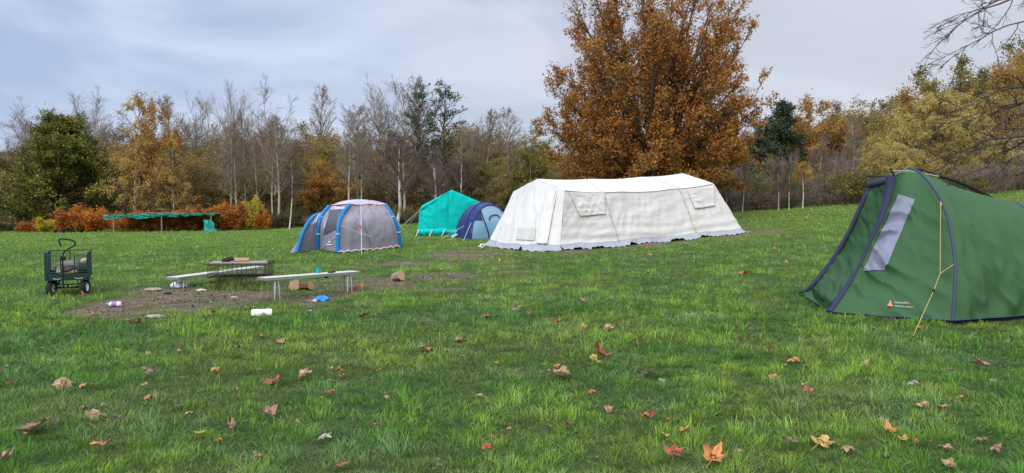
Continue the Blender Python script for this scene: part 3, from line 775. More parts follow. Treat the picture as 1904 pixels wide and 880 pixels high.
# ---- hedge of beech bushes and its surroundings
for i, (px, h, w, k, lb) in enumerate([
    (52, 1.0, .9, 1, 'small dark red bush left of the orange hedge'), (92, 1.1, 1.6, 2, 'low yellow green bush left of the orange hedge'),
    (128, 1.75, 2.0, 1, 'leftmost bush of the orange hedge, dull red brown'), (160, 1.9, 2.2, 0, 'second bush of the hedge, glowing orange'), (178, 1.7, 1.8, 0, 'bright orange bush touching the left end of the netting'),
    (232, 1.45, 1.9, 0, 'orange hedge bush just right of the netting post'), (262, 1.5, 2.0, 0, 'amber hedge bush under the left part of the netting'), (288, 1.45, 1.8, 1, 'dark brown hedge bush under the middle of the netting'),
    (316, 1.55, 2.0, 1, 'red brown hedge bush under the middle of the netting'), (345, 1.6, 2.0, 0, 'brown orange hedge bush under the right part of the netting'), (370, 1.9, 1.9, 1, 'dark red hedge bush beside the teal bundle'),
    (420, 2.0, 2.3, 0, 'largest orange hedge bush right of the teal bundle'), (445, 2.0, 2.0, 1, 'brown bush at the right end of the hedge'), (466, 2.35, 1.3, 2, 'yellow leaved bush at the right end of the hedge'), (488, 1.5, 1.2, 0, 'small orange red bush beside the yellow bush')]):
    y = 55.5; x = (px-CX)/F*y
    put_tree('hedge%d' % k, x, y, h*1.12, lb, 'bushes of the orange hedge', W=w*1.12, cat='bush')

M = dict(
    teal_net=plain('teal_netting', (.03, .36, .30), .7, .25, 6, transl=.2),
    dark_wood=plain('dark_timber', (.05, .04, .03), .9),
    grey_wood=plain('grey_timber', (.22, .20, .17), .9),
    metal=plain('galvanised', (.55, .56, .57), .35, .1, metal=.8, spec=.5),
    canvas=plain('white_canvas', (.655, .63, .59), .9, .03, 3, .12, 90, spec=.1, dirt=(.55, .51, .44), dscale=1.1),
    canvas_roof=plain('white_roof_canvas', (.70, .70, .71), .6, .03, 4, .06, 60, spec=.25),
    canvas_band=plain('cream_band', (.56, .47, .36), .9, .1),
    mudflap=plain('grey_pvc_skirt', (.33, .345, .375), .45, .18, 5, dirt=(.17, .13, .10), dscale=2.5, spec=.4),
    rope=plain('pale_rope', (.55, .53, .48), .9),
    black=plain('black_fabric', (.012, .013, .016), .8),
    teal=plain('teal_canvas', (.004, .55, .49), .85, .06, 5, .1, 60, spec=.15, transl=.12),
    gfab=plain('green_polyester', (.046, .116, .044), .6, .09, 30, .12, 140, spec=.2, transl=.08),
    gdoor=plain('green_door_polyester', (.036, .098, .036), .6, .09, 30, .12, 140, spec=.2, transl=.06),
    navy=plain('navy_webbing', (.034, .034, .082), .7, .12),
    pole=plain('steel_blue_pole_sleeve', (.045, .055, .105), .6, .1),
    lilac=plain('lilac_window', (.18, .19, .27), .5, .14, 5, 0, 8, spec=.5),
    orange=plain('orange_guy', (.66, .40, .15), .7, .1),
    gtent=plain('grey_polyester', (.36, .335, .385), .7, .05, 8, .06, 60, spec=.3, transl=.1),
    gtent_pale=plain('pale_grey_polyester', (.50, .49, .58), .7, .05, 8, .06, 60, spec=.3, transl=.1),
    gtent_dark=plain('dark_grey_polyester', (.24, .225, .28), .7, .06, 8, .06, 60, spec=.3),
    gmesh=plain('dark_mesh_window', (.085, .085, .105), .6, .1),
    tube_blue=plain('blue_air_beam', (.0, .17, .43), .45, .07, spec=.4),
    red=plain('red_trim', (.62, .10, .06), .6, .1),
    navy_tent=plain('navy_polyester', (.014, .034, .15), .5, .1, 8, .05, 60, spec=.4),
    sky_tent=plain('pale_blue_polyester', (.33, .52, .67), .6, .05, 8, .06, 40, spec=.3, transl=.15),
    sky_tent2=plain('pale_blue_lower_polyester', (.25, .46, .64), .6, .05, 8, .06, 40, spec=.3, transl=.15),
    white=plain('white_plastic', (.78, .78, .80), .35, .04, spec=.5),
    cartgreen=plain('dark_green_paint', (.007, .038, .032), .4, .15, spec=.5),
    rubber=plain('tyre_rubber', (.018, .018, .018), .8, .2, dirt=(.12, .09, .06), dscale=14),
    bench_top=plain('pale_bench_board', (.58, .52, .45), .6, .1, 14, dirt=(.32, .28, .22), dscale=6),
    rust=plain('rusty_wire', (.075, .05, .04), .8, .3),
    logwood=plain('cut_wood', (.48, .31, .17), .85, .2, 12, .3, 50),
    bark=plain('log_bark', (.10, .085, .05), .95, .5, 14, .9, 40, dirt=(.07, .10, .03), dscale=5),
    charred=plain('charred_wood', (.035, .022, .018), .9, .5, 12, .6, 30),
    teal_plastic=plain('teal_plastic', (.0, .36, .44), .35, .05, spec=.5),
    blue_plastic=plain('bright_blue_plastic', (.0, .20, .75), .35, .1, 10, spec=.5),
    bagcloth=plain('grey_brown_cloth', (.17, .155, .13), .9, .25, 8, .3, 30),
)

# teal netting on a post frame behind the lawn
def netting():
    yb = 53.2; a = P(192, 404, yb); b = P(400, 401, yb)
    org = onground(a.x, yb); root = empty('netting_shelter', org)
    tag(root, 'long post frame with gathered teal netting above the orange hedge', 'netting')
    L = b.x-a.x; zt = a.z-org.z+.12
    for px in (211, 300, 392):
        x = P(px, 400, yb).x-org.x; gzv = float(gz(x+org.x, yb))-org.z
        MB().tube([(x, 0, gzv-.05), (x+.02, 0, zt)], .05, 6).build('post', M['grey_wood'], root)
    rail = MB(); rail.tube([(.4, 0, zt), (L*.5, 0, zt+.08), (L, 0, zt+.16)], .03, 5); rail.tube([(.9, 2.2, zt+.15), (L, 2.2, zt+.25)], .03, 5)
    for k in range(6): rail.tube([(.6+k*1.4, 0, zt+.03), (.8+k*1.4, 2.2, zt+.16)], .018, 4)
    rail.build('rail', M['grey_wood'], root)
    n = 150; g = np.zeros((n, 9, 3))
    for i in range(n):
        s = i/(n-1); sag = .13+.07*abs(math.sin(s*9+2*math.sin(s*5)))+.05*math.sin(s*37+3*math.sin(s*8))
        for j in range(9):
            w = j/8
            g[i, j] = (s*L, -.07+.05*math.sin(j*2.1+s*40), zt+.04+.14*s-sag*w*1.6*(1-.45*s)+.02*math.sin(s*90+j))
    cloth('netting', g, M['teal_net'], root, (0, 0, 0))
    g2 = np.zeros((60, 7, 3))
    for i in range(60):
        s = i/59
        for j in range(7):
            w = j/6; g2[i, j] = (.8+s*(L-.8), 2.2*w*.9, zt+.06+.1*s-.10*math.sin(w*PI)*abs(math.sin(s*16)))
    cloth('netting_top', g2, M['teal_net'], root, (0, 0, 0))
    # bundle of netting hanging to the ground at the right end
    c = P(393, 437, yb); m = MB(c); pr = random.Random(3)
    bx = []
    for i in range(22):
        f = i/21; row = []
        for j in range(14):
            a_ = 2*PI*j/14; r = (.42-.24*f+.10*math.sin(5*a_+f*3)+.07*math.sin(3*a_+f*9))*(1+.12*math.sin(f*11))
            row.append((c.x+math.cos(a_)*r*1.1-.25*f, c.y+math.sin(a_)*r*.7, c.z-.05+f*1.15))
        row.append(row[0]); bx.append(row)
    o = m.grid(np.array(bx)).build('netting_bundle', M['teal_net'], None, True)
    tag(o, 'teal netting bundle bunched on the grass beside the hedge', 'netting')
netting()
def low_bench():
    a = onground((98-CX)/F*53.5, 53.5); b = P(150, 441, 53.5)
    root = empty('low_bench', onground(a.x, a.y)); L = b.x-a.x
    tag(root, 'low black slatted bench in front of the orange hedge', 'bench')
    m = MB(); [m.box((L/2, k*.13, .22), (L, .09, .03)) for k in range(3)]; m.build('seat', M['black'], root)
    for k in range(4): MB().box((.1+k*(L-.2)/3, .13, .09), (.06, .28, .2)).build('leg', M['black'], root)
low_bench()
def fence(px0, px1, n, row_y, label):
    x0 = (px0-CX)/F*row_y; x1 = (px1-CX)/F*row_y
    root = empty('post_and_rail_fence', onground(x0, row_y)); o = root.location
    tag(root, label, 'fence')
    for k in range(n+1):
        x = x0+(x1-x0)*k/n; z = float(gz(x, row_y))
        MB(o).box((x, row_y, z+.5), (.09, .09, 1.1)).build('post', M['dark_wood'], root)
    for h in (.45, .95):
        m = MB(o)
        for k in range(n):
            xa = x0+(x1-x0)*k/n; xb = x0+(x1-x0)*(k+1)/n
            m.tube([(xa, row_y-.06, float(gz(xa, row_y))+h), (xb, row_y-.06, float(gz(xb, row_y))+h)], .04, 4)
        m.build('rail', M['dark_wood'], root)
fence(478, 790, 9, 57.5, 'dark post and rail fence running along the wood behind the grey tent')

# ------------------------------------------------------------------ white marquee
def tubepart(name, pts, r, mat, root, org, k=6):
    o = MB(org).tube(pts, r, k).build(name, mat, root, smooth=True); return o
def marquee():
    E0 = np.array(P(1050, 354, 26.0)); E1 = np.array(P(1326, 341, 31.5)); R0 = np.array(P(998, 332.5, 27.4)); R1 = np.array(P(1270, 322.5, 33.0))
    F0 = np.array(P(954, 357, 28.8)); F1 = E1+(F0-E0); F1[2] = E1[2]
    N0 = np.array(onground(1.66, 25.25, .20)); N1 = np.array(P(1378, 430, 31.6)); N1[2] = float(gz(N1[0], N1[1]))+.12
    B0 = np.array(P(915, 450, 29.1)); B0[2] = float(gz(B0[0], B0[1]))+.15; B1 = N1+(B0-N0); B1[2] = float(gz(B1[0], B1[1]))+.12
    org = Vector((4.5, 29, float(gz(4.5, 29)))); root = empty('marquee_tent', org)
    tag(root, 'long white canvas marquee with grey ground skirt in the middle of the field', 'tent')
    def line(a, b, n, sag=0, k=1):
        s = np.linspace(0, 1, n)[:, None]; p = a*(1-s)+b*s
        p[:, 2] -= sag*(np.sin(s[:, 0]*PI)**1.0)+.035*np.abs(np.sin(s[:, 0]*PI*3))*k
        return p
    n = 150
    ridge = line(R0, R1, n, .10); eN = line(E0, E1, n, .16); eF = line(F0, F1, n, .16)
    bN = line(N0, N1, n, -.02, 0); bF = line(B0, B1, n, 0, 0)
    for b in (bN, bF): b[:, 2] = gz(b[:, 0], b[:, 1])+.17
    # roof
    for a, b, nm in ((eN, ridge, 'roof'), (eF, ridge, 'roof')):
        g = ruled(a, b, 26); nu, nv = g.shape[:2]
        over = (a-b); over[:, 2] = 0
        g = wrinkle(g, .03, 3, 10, seed=4)
        sg_ = np.sin(np.linspace(0, PI, nu))[:, None]*np.abs(np.sin(np.linspace(0, PI*3, nv)))[None]*.05
        g[:, :, 2] -= sg_
        cloth(nm, g, M['canvas_roof'], root, org)
        if a is eN: roofN = g
    # side walls
    gN = ruled(eN, bN, 70)
    u, v = np.meshgrid(np.linspace(0, 1, 70), np.linspace(0, 1, n), indexing='ij')
    NN = gnormals(gN); NN *= np.sign((NN*np.array([.5, -1, .2])).sum(2).mean())
    tight = .05*np.abs(np.sin(v*PI*3.9+.2))  # bellies between the seams
    folds = .05*(fbm(u*7+v*6, v*9-u*3, seed=31, o=3)-.5)+.035*(1-np.abs(2*fbm(v*26+u*2, u*2.5+v, seed=33, o=2)-1)*1.4)*np.sin(u*PI)**.5
    hang = .045*np.sin(u*30+6*np.abs(v-.5))*sstep(.45, .95, u)*(.4+.6*vn(v*7, u*2, seed=37))
    gN = gN+NN*((-tight*np.sin(u*PI)+folds+hang*.5)*np.minimum(1, 8*u))[..., None]
    cloth('side_wall', gN, M['canvas'], root, org)
    gF = wrinkle(ruled(eF, bF, 20), .06, 3, 20, seed=5); cloth('side_wall', gF, M['canvas'], root, org)
    # end walls: gable + wall, left (towards camera) with loose folds
    def endwall(E, R, Fa, N_, B_, out, seed, folds):
        m = 70
        top = np.concatenate([np.linspace(E, R, m//2, endpoint=False), np.linspace(R, Fa, m-m//2)])
        Nn = N_.copy(); Nn[2] = float(gz(N_[0], N_[1]))+.17; Bb = B_.copy(); Bb[2] = float(gz(B_[0], B_[1]))+.17
        bot = np.linspace(Nn, Bb, m); bot[:, 2] = gz(bot[:, 0], bot[:, 1])+.17
        bot += np.outer(np.sin(np.linspace(0, PI, m))**.5*folds*1.2, out)
        g = ruled(top, bot, 60); uu, vv = np.meshgrid(np.linspace(0, 1, 60), np.linspace(0, 1, m), indexing='ij')
        NN = gnormals(g); NN *= np.sign((NN*np.asarray(out)).sum(2).mean())
        k = .10*(1-np.abs(2*fbm(vv*7+uu*.6, uu*.9, seed=seed, o=2)-1)*1.5)*sstep(.15, .9, uu)+.05*(fbm(uu*5+vv*3, vv*10, seed=seed+4, o=3)-.5)
        g = g+NN*(k*folds*3*np.minimum(1, 8*vv)*np.minimum(1, 8*(1-vv)))[..., None]
        return g
    dirx = (E0-E1)/np.linalg.norm(E0-E1)
    gL = endwall(E0, R0, F0, N0, B0, dirx, 50, .45); cloth('end_wall', gL, M['canvas'], root, org)
    gR = endwall(E1, R1, F1, N1, B1, -dirx, 51, .25); cloth('end_wall', gR, M['canvas'], root, org)
    # skirt
    loop = [bN[::-1], gL[-1], bF, gR[-1][::-1]]
    cen = np.array([(N0[0]+B1[0])/2, (N0[1]+B1[1])/2])
    for li, c in enumerate(loop):
        c = arclen(c, 160 if li in (0, 2) else 80); m = len(c); g = np.zeros((m, 9, 3))
        for i, p in enumerate(c):
            tdir = c[min(i+1, m-1)]-c[max(i-1, 0)]; o2 = np.array([tdir[1], -tdir[0]]); o2 /= np.linalg.norm(o2)+1e-9
            if np.dot(o2, p[:2]-cen) < 0: o2 = -o2
            L = i/m*(12 if li in (0, 2) else 5)
            fl = .20+.22*float(vn(L*1.1, li*7.0, seed=60))+.10*float(vn(L*4, li*3.0, seed=61))
            lift = max(0, float(vn(L*2.2, 3.3+li, seed=62))-.62)*.5
            for j in range(9):
                w = j/8; r = fl*w**1.2; xx = p[0]+o2[0]*r; yy = p[1]+o2[1]*r
                zg = float(gz(xx, yy))+.02
                z = p[2]*(1-w)+zg*w-.05*math.sin(w*PI)+lift*w+.02*math.sin(L*19+j)*w
                g[i, j] = (xx, yy, z+.02*(1-w))
        cloth('skirt', g, M['mudflap'], root, org)
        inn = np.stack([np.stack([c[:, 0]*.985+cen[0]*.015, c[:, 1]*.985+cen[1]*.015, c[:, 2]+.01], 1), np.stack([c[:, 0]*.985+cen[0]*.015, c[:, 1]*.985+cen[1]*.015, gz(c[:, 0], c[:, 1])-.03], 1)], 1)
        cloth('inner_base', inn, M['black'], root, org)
    # seams with webbing
    for tr, te, tb in ((.30, .234, .283), (.765, .74, .712)):
        j0, j1, j2 = int(tr*(n-1)), int(te*(n-1)), int(tb*(n-1))
        pts = [roofN[int(25*(1-s)), int(j0*(1-s)+j1*s)]+np.array([0, -.01, .018]) for s in np.linspace(0, 1, 14)]
        tubepart('roof_seam', pts, .014, M['canvas_band'], root, org, 5)
        pts = [gN[int(69*s), int(j1*(1-s)+j2*s)]+np.array([0, -.04, .0]) for s in np.linspace(0, 1, 30)]
        tubepart('wall_seam', pts, .018, M['canvas_band'], root, org, 5)
    eave = [p+np.array([0, -.03, -.01]) for p in roofN[0][::4]]
    tubepart('eave_hem', eave, .014, M['canvas'], root, org, 5)
    # rolled window flaps
    for cs in ([(1058, 358), (1124, 358), (1125, 399), (1078, 403)], [(1276, 352), (1328, 346), (1328, 384), (1291, 389)]):
        g = decal(gN, cs, 30, 20, .015, .055)
        g = wrinkle(g, .05, 4, 5, seed=int(cs[0][0]))
        cloth('window_flap', g, M['canvas'], root, org, .012)
    # end door: seams, grey patch, loose overlapping leaf
    for a, b in (((1035, 354), (1017, 452)), ((963, 362), (956, 425)), ((996, 350), (1000, 430))):
        ua = find_uv(gL, *a); ub = find_uv(gL, *b)
        pts = [samp(gL, np.array(ua[0]*(1-s)+ub[0]*s), np.array(ua[1]*(1-s)+ub[1]*s+.012*math.sin(s*9))) for s in np.linspace(0, 1, 24)]
        pts = [p+dirx*.03+np.array([0, -.02, 0]) for p in pts]
        tubepart('door_seam', pts, .013 if a[0] == 1035 else .008, M['canvas_band'] if a[0] == 1035 else M['canvas'], root, org, 5)
    cloth('door_vent_patch', decal(gL, [(963, 425), (997, 425), (995, 448), (960, 446)], 14, 10, .04), plain('greyed_canvas', (.55, .53, .47), .9, .12, 6), root, org)
    g = decal(gL, [(1036, 362), (1014, 362), (1000, 455), (1018, 455)], 26, 40, .02, .07); cloth('door_leaf', wrinkle(g, .05, 5, 2, seed=70, edge=False), M['canvas'], root, org, .01)
    # guy ropes and pegs
    for a, q in ((F0, G(880, 458)), ):
        pass
marquee()

# ------------------------------------------------------------------ green tent
def green_tent():
    hp = [P(1771, 596, 10.17), P(1775, 540, 10.3), P(1776, 489, 10.48), P(1766, 420, 10.8), P(1750, 373, 11.1), P(1730, 342, 11.35), P(1708, 320, 11.68), P(1690, 313.5, 12.0)]
    near = catmull(hp, 80)                       # base -> apex
    ap = near[-1].copy(); far = near[::-1].copy(); far[:, 1] = 2*ap[1]-far[:, 1]; far[:, 0] = 2*ap[0]-far[:, 0]
    hoop = arclen(np.concatenate([near, far[1:]]), 121)   # near base -> far base
    org = Vector((7, 12, 0)); root = empty('tunnel_tent', org); tag(root, 'large green tunnel tent with lilac window at the right edge', 'tent')
    def ell(base_n, top, base_f, n=121, p=2.3):
        a = np.array(base_n, float); t_ = np.array(top, float); b = np.array(base_f, float); out = []
        for i in range(n):
            th = PI*i/(n-1); c = math.cos(th); s = math.sin(th)
            cc = abs(c)**(2/p); ss = abs(s)**(2/p)
            side = a if c > 0 else b
            h = t_*1.0; q = np.array([t_[0]+(side[0]-t_[0])*cc, t_[1]+(side[1]-t_[1])*cc, t_[2]*ss])
            out.append(q)
        return arclen(np.array(out), n)
    top2 = P(1886, 383, 11.95)
    hoop2 = ell((7.98, 10.9, 0.05), top2, (8.35, 13.25, .05), p=2.0)
    hoop2[:, 2] += .05
    hoop3 = ell((10.3, 11.7, .08), (9.9, 12.3, .75), (10.0, 13.1, .08)); hoop3[:, 2] += .05
    def body(a, b, seed, nu=90):
        g = ruled(a, b, nu); U, V = np.meshgrid(np.linspace(0, 1, nu), np.linspace(0, 1, a.shape[0]), indexing='ij')
        N = gnormals(g); c = g.mean((0, 1)); N *= np.sign((N*(g-c)).sum(2).mean())
        # tension folds fanning from the peg corners + hollow between hoops
        k = .030*np.sin((V*14-U*5)*2.2+2*vn(U*3, V*6, seed=seed))*np.exp(-V*7)*(1-.4*U)*np.minimum(1, 6*U)
        k += .10*(1-np.abs(2*fbm(U*3-V*5, V*18+U*9, seed=seed, o=2)-1)*1.5)*np.exp(-V*3.2)
        k -= .07*np.sin(U*PI)*np.sin(V*PI)
        return g+N*(k*np.minimum(1, 10*U)*np.minimum(1, 10*(1-U)))[..., None]
    gB = body(hoop, hoop2, 81); cloth('body', gB, M['gfab'], root, org)
    gC = body(hoop2, hoop3, 82, 50); cloth('rear_body', gC, M['gfab'], root, org)
    cl = ruled(hoop3, np.repeat(np.array([[10.25, 12.3, .1]]), 121, 0), 12); cloth('rear_end', cl, M['gfab'], root, org)
    tubepart('hoop_sleeve', [p for p in hoop+0.0][::2], .021, M['pole'], root, org, 8)
    tubepart('hoop_sleeve', hoop2[::3], .024, M['pole'], root, org, 8)
    # porch strips
    s1 = [P(1618, 337, 12.45), P(1606, 365, 12.5), P(1591, 400, 12.6), P(1574, 436, 12.75), P(1540, 491, 13.0), P(1502, 536, 13.3)]
    foot1 = G(1485, 548)+Vector((0, 0, .03)); s1.append(foot1)
    s2 = [P(1663, 327, 11.45), P(1655, 366, 11.43), P(1640, 410, 11.4), P(1621, 449, 11.4), P(1603, 489, 11.36), P(1576, 536, 11.3), P(1545, 580, 11.2)]
    c1 = arclen(catmull(s1, 60), 100); c2 = arclen(catmull(s2, 60), 100)
    # side panel: between front strip and near half of the hoop
    nearc = arclen(near[::-1], 100)
    gS = ruled(c2, nearc, 90)
    U, V = np.meshgrid(np.linspace(0, 1, 90), np.linspace(0, 1, 100), indexing='ij')
    N = gnormals(gS); N *= np.sign((N*np.array([-.3, -1, .2])).sum(2).mean())
    sw_ = (V*1.0-U*.42)*46+8*fbm(U*2.5, V*3, seed=90); k = .078*(1-np.abs(np.sin(sw_*.5))**.7*1.6)*sstep(.08, .5, V)*(.08+.92*sstep(.38, .75, vn(U*4, V*6, seed=91)))*(1-.85*np.exp(-((V-.93)/.09)**2))
    k += .03*(fbm(U*4, V*14-U*5, seed=92, o=3)-.5)
    k += -.10*np.sin(U*PI)*np.sin(V*PI)
    e = np.minimum(1, 9*U)*np.minimum(1, 9*(1-U))
    gS = gS+N*(k*e)[..., None]
    cloth('side_panel', gS, M['gfab'], root, org)
    # far side panel and top
    farc = arclen(far, 100); gF = ruled(c1, farc, 30); cloth('side_panel', wrinkle(gF, .03, 8, 20, seed=93), M['gfab'], root, org)
    barl = np.linspace(np.array(s2[0]), np.array(s1[0]), 20)
    apx = np.repeat(ap[None], 20, 0)
    cloth('porch_roof', ruled(barl, apx, 14), M['gfab'], root, org)
    # door panel
    gD = ruled(c1, c2, 60); U, V = np.meshgrid(np.linspace(0, 1, 60), np.linspace(0, 1, 100), indexing='ij')
    N = gnormals(gD); N *= np.sign((N*np.array([-1, -.3, .2])).sum(2).mean())
    k = .09*(fbm(U*3+V*3, V*20-U*7, seed=94, o=3)-.5)-.13*np.sin(U*PI)*np.sin(np.clip(V*1.1, 0, 1)*PI)
    gD = gD+N*(k*np.minimum(1, 8*U)*np.minimum(1, 8*(1-U)))[..., None]
    cloth('door', gD, M['gdoor'], root, org)
    # webbing along the door edges, top band
    def band(c, w, nm, dirv):
        c = np.asarray(c); d = np.asarray(dirv, float)
        g = np.stack([c-d*w/2, c, c+d*w/2], 1)
        g = g+np.array([-.012, -.012, .006]); cloth(nm, g, M['navy'], root, org, .006)
    wv = np.linspace(.05, .10, 100)[:, None]
    g = np.stack([c1+np.array([-.02, -.01, .01]), c1+np.array([-.012, -.05, .01])-np.array([0, 1, 0])*wv*1.3], 1); cloth('door_binding', g, M['navy'], root, org, .006)
    # bound zip flap: wide at the top and near the foot, narrow in the middle
    w2 = (.012+.075*np.exp(-(np.linspace(0, 1, 100)*3.2)**2)+.04*sstep(.62, .9, np.linspace(0, 1, 100)))[:, None]
    g = np.stack([c2+np.array([-.02, -.022, .01])+np.array([.35, -.1, 0])*w2, c2+np.array([-.03, .0, .01])+np.array([-.65, .75, 0])*w2], 1); cloth('door_binding', g, M['navy'], root, org, .006)
    bt_ = np.stack([barl+np.array([-.02, 0, .01]), gD[:, 4][np.linspace(59, 0, 20).astype(int)]+np.array([-.03, 0, 0])], 1); cloth('top_band', bt_, M['navy'], root, org, .006)
    # window
    gw = decal(gS, [(1669, 362), (1701.5, 371.5), (1645.5, 503), (1605, 504)], 16, 50, .014); cloth('window', gw, M['lilac'], root, org)
    # brow pole and spine sleeve
    def onp(pts, r, mat, nm): tubepart(nm, pts, r, mat, root, org, 6)
    onp([P(1611, 328, 12.5), P(1618, 328.5, 12.4), P(1662, 328.5, 11.5)], .012, M['black'], 'brow_pole')
    onp([P(1656, 313, 11.4), P(1660, 322, 11.4), P(1663, 327, 11.45)], .012, M['black'], 'brow_pole')
    onp([P(1657, 318, 11.5), P(1690, 318, 11.7), P(1746, 328, 11.9)], .006, M['rope'], 'cord')
    onp([P(1690, 313, 11.95), P(1720, 317, 11.95), P(1746, 328, 11.95), P(1800, 348, 11.95), P(1848, 371, 11.95), P(1886, 383, 11.95)], .012, M['black'], 'spine_pole')
    onp([P(1746, 328, 11.95), P(1775, 336, 11.95), P(1800, 346, 11.95), P(1825, 358, 11.95), P(1848, 371, 11.95)], .026, M['black'], 'spine_sleeve')
    onp([P(1739, 351, 11.5), P(1760, 345, 11.55), P(1777, 340, 11.75)], .009, M['black'], 'cord')
    # hems, black sheet standing in for the shaded gap under the tent
    hem = np.concatenate([gS[:, -1], gB[:, 0]]); tubepart('hem', hem[::3], .012, M['pole'], root, org, 5)
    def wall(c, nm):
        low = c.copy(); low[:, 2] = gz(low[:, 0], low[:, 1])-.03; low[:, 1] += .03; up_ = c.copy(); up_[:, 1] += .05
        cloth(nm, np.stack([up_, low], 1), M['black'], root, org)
    wall(gS[:, -1].copy(), 'gap_shade'); wall(gB[:, 0].copy(), 'gap_shade'); wall(gD[:, -1].copy(), 'gap_shade')
    fl = ruled(np.linspace(np.array(P(1511, 531, 12.4)), np.array(P(1545, 556, 11.25)), 14), np.linspace(np.array(P(1516, 552, 12.5)), np.array(P(1543, 577, 11.3)), 14), 8)
    cloth('porch_flap', wrinkle(fl+np.array([-.05, -.04, 0]), .04, 3, 4, seed=97), M['gdoor'], root, org)
    MB(org).box(P(1673, 590, 10.75), (.05, .02, .03)).build('care_tag', M['white'], root)
    # guy line
    A = P(1749, 378, 10.95); J = P(1748, 509, 10.42); K = P(1776, 490, 10.48); g0 = G(1697.6, 628)
    onp([A, J], .0036, M['orange'], 'guy_line'); onp([K, J], .0036, M['orange'], 'guy_line'); onp([J, P(1736, 541, 10.3), g0+Vector((0, 0, .02))], .0036, M['orange'], 'guy_line')
    onp([A+Vector((-.01, 0, .02)), A+Vector((.012, 0, -.03))], .012, M['orange'], 'guy_knot'); onp([P(1737, 538, 10.27), P(1734, 545, 10.27)], .013, M['black'], 'guy_runner')
    onp([foot1+Vector((0, 0, .02)), foot1+Vector((-.10, -.12, .0))], .012, M['black'], 'peg_loop'); onp([Vector(c2[-1]), Vector(c2[-1])+Vector((-.07, -.05, -.06))], .01, M['black'], 'peg_loop')
    # logo
    def logo_poly(ptsl, mat, nm):
        q = [samp(gS, *[np.array(w) for w in find_uv(gS, *p)]) for p in ptsl]
        q = [Vector(p)+Vector((-.004, -.022, .004)) for p in q]
        MB(org).add(q, [tuple(range(len(q)))]).build(nm, mat, root)
    lg = decal(gS, [(1650, 560), (1692, 562), (1692, 573), (1650, 571)], 2, 2, .03)
    p0 = Vector(lg[0, 0]); ex = Vector(lg[1, 0])-p0; ez = Vector(lg[0, 1])-p0
    def q(u_, v_): return p0+ex*u_+ez*v_
    om = plain('logo_orange', (.75, .22, .09), .6); wm = plain('logo_white', (.42, .47, .45), .6)
    MB(org).add([q(.0, .9), q(.30, .98), q(.20, .5), q(.165, .05), q(.13, .05), q(.1, .5)], [(0, 1, 2, 3, 4, 5)]).build('logo_triangle', om, root)
    def text(s, u_, v_, hgt, mat):
        cu = bpy.data.curves.new('t', 'FONT'); cu.body = s; cu.size = hgt; ob = bpy.data.objects.new('t', cu); COL.objects.link(ob)
        bpy.context.view_layer.update(); dg = bpy.context.evaluated_depsgraph_get()
        me = bpy.data.meshes.new_from_object(ob.evaluated_get(dg)); bpy.data.objects.remove(ob)
        X = ex.normalized(); Z = (-ez).normalized(); bp = q(u_, v_)
        for v in me.vertices: v.co = bp+X*v.co.x+Z*v.co.y+Vector((0, -.004, 0))-org
        me.materials.clear(); link('logo_lettering', me, mat, root)
    text('GALAXY', .33, .42, .045, wm); text('TBS', .75, .42, .045, om); text('TENSION BAND', .33, .95, .035, wm)
green_tent()

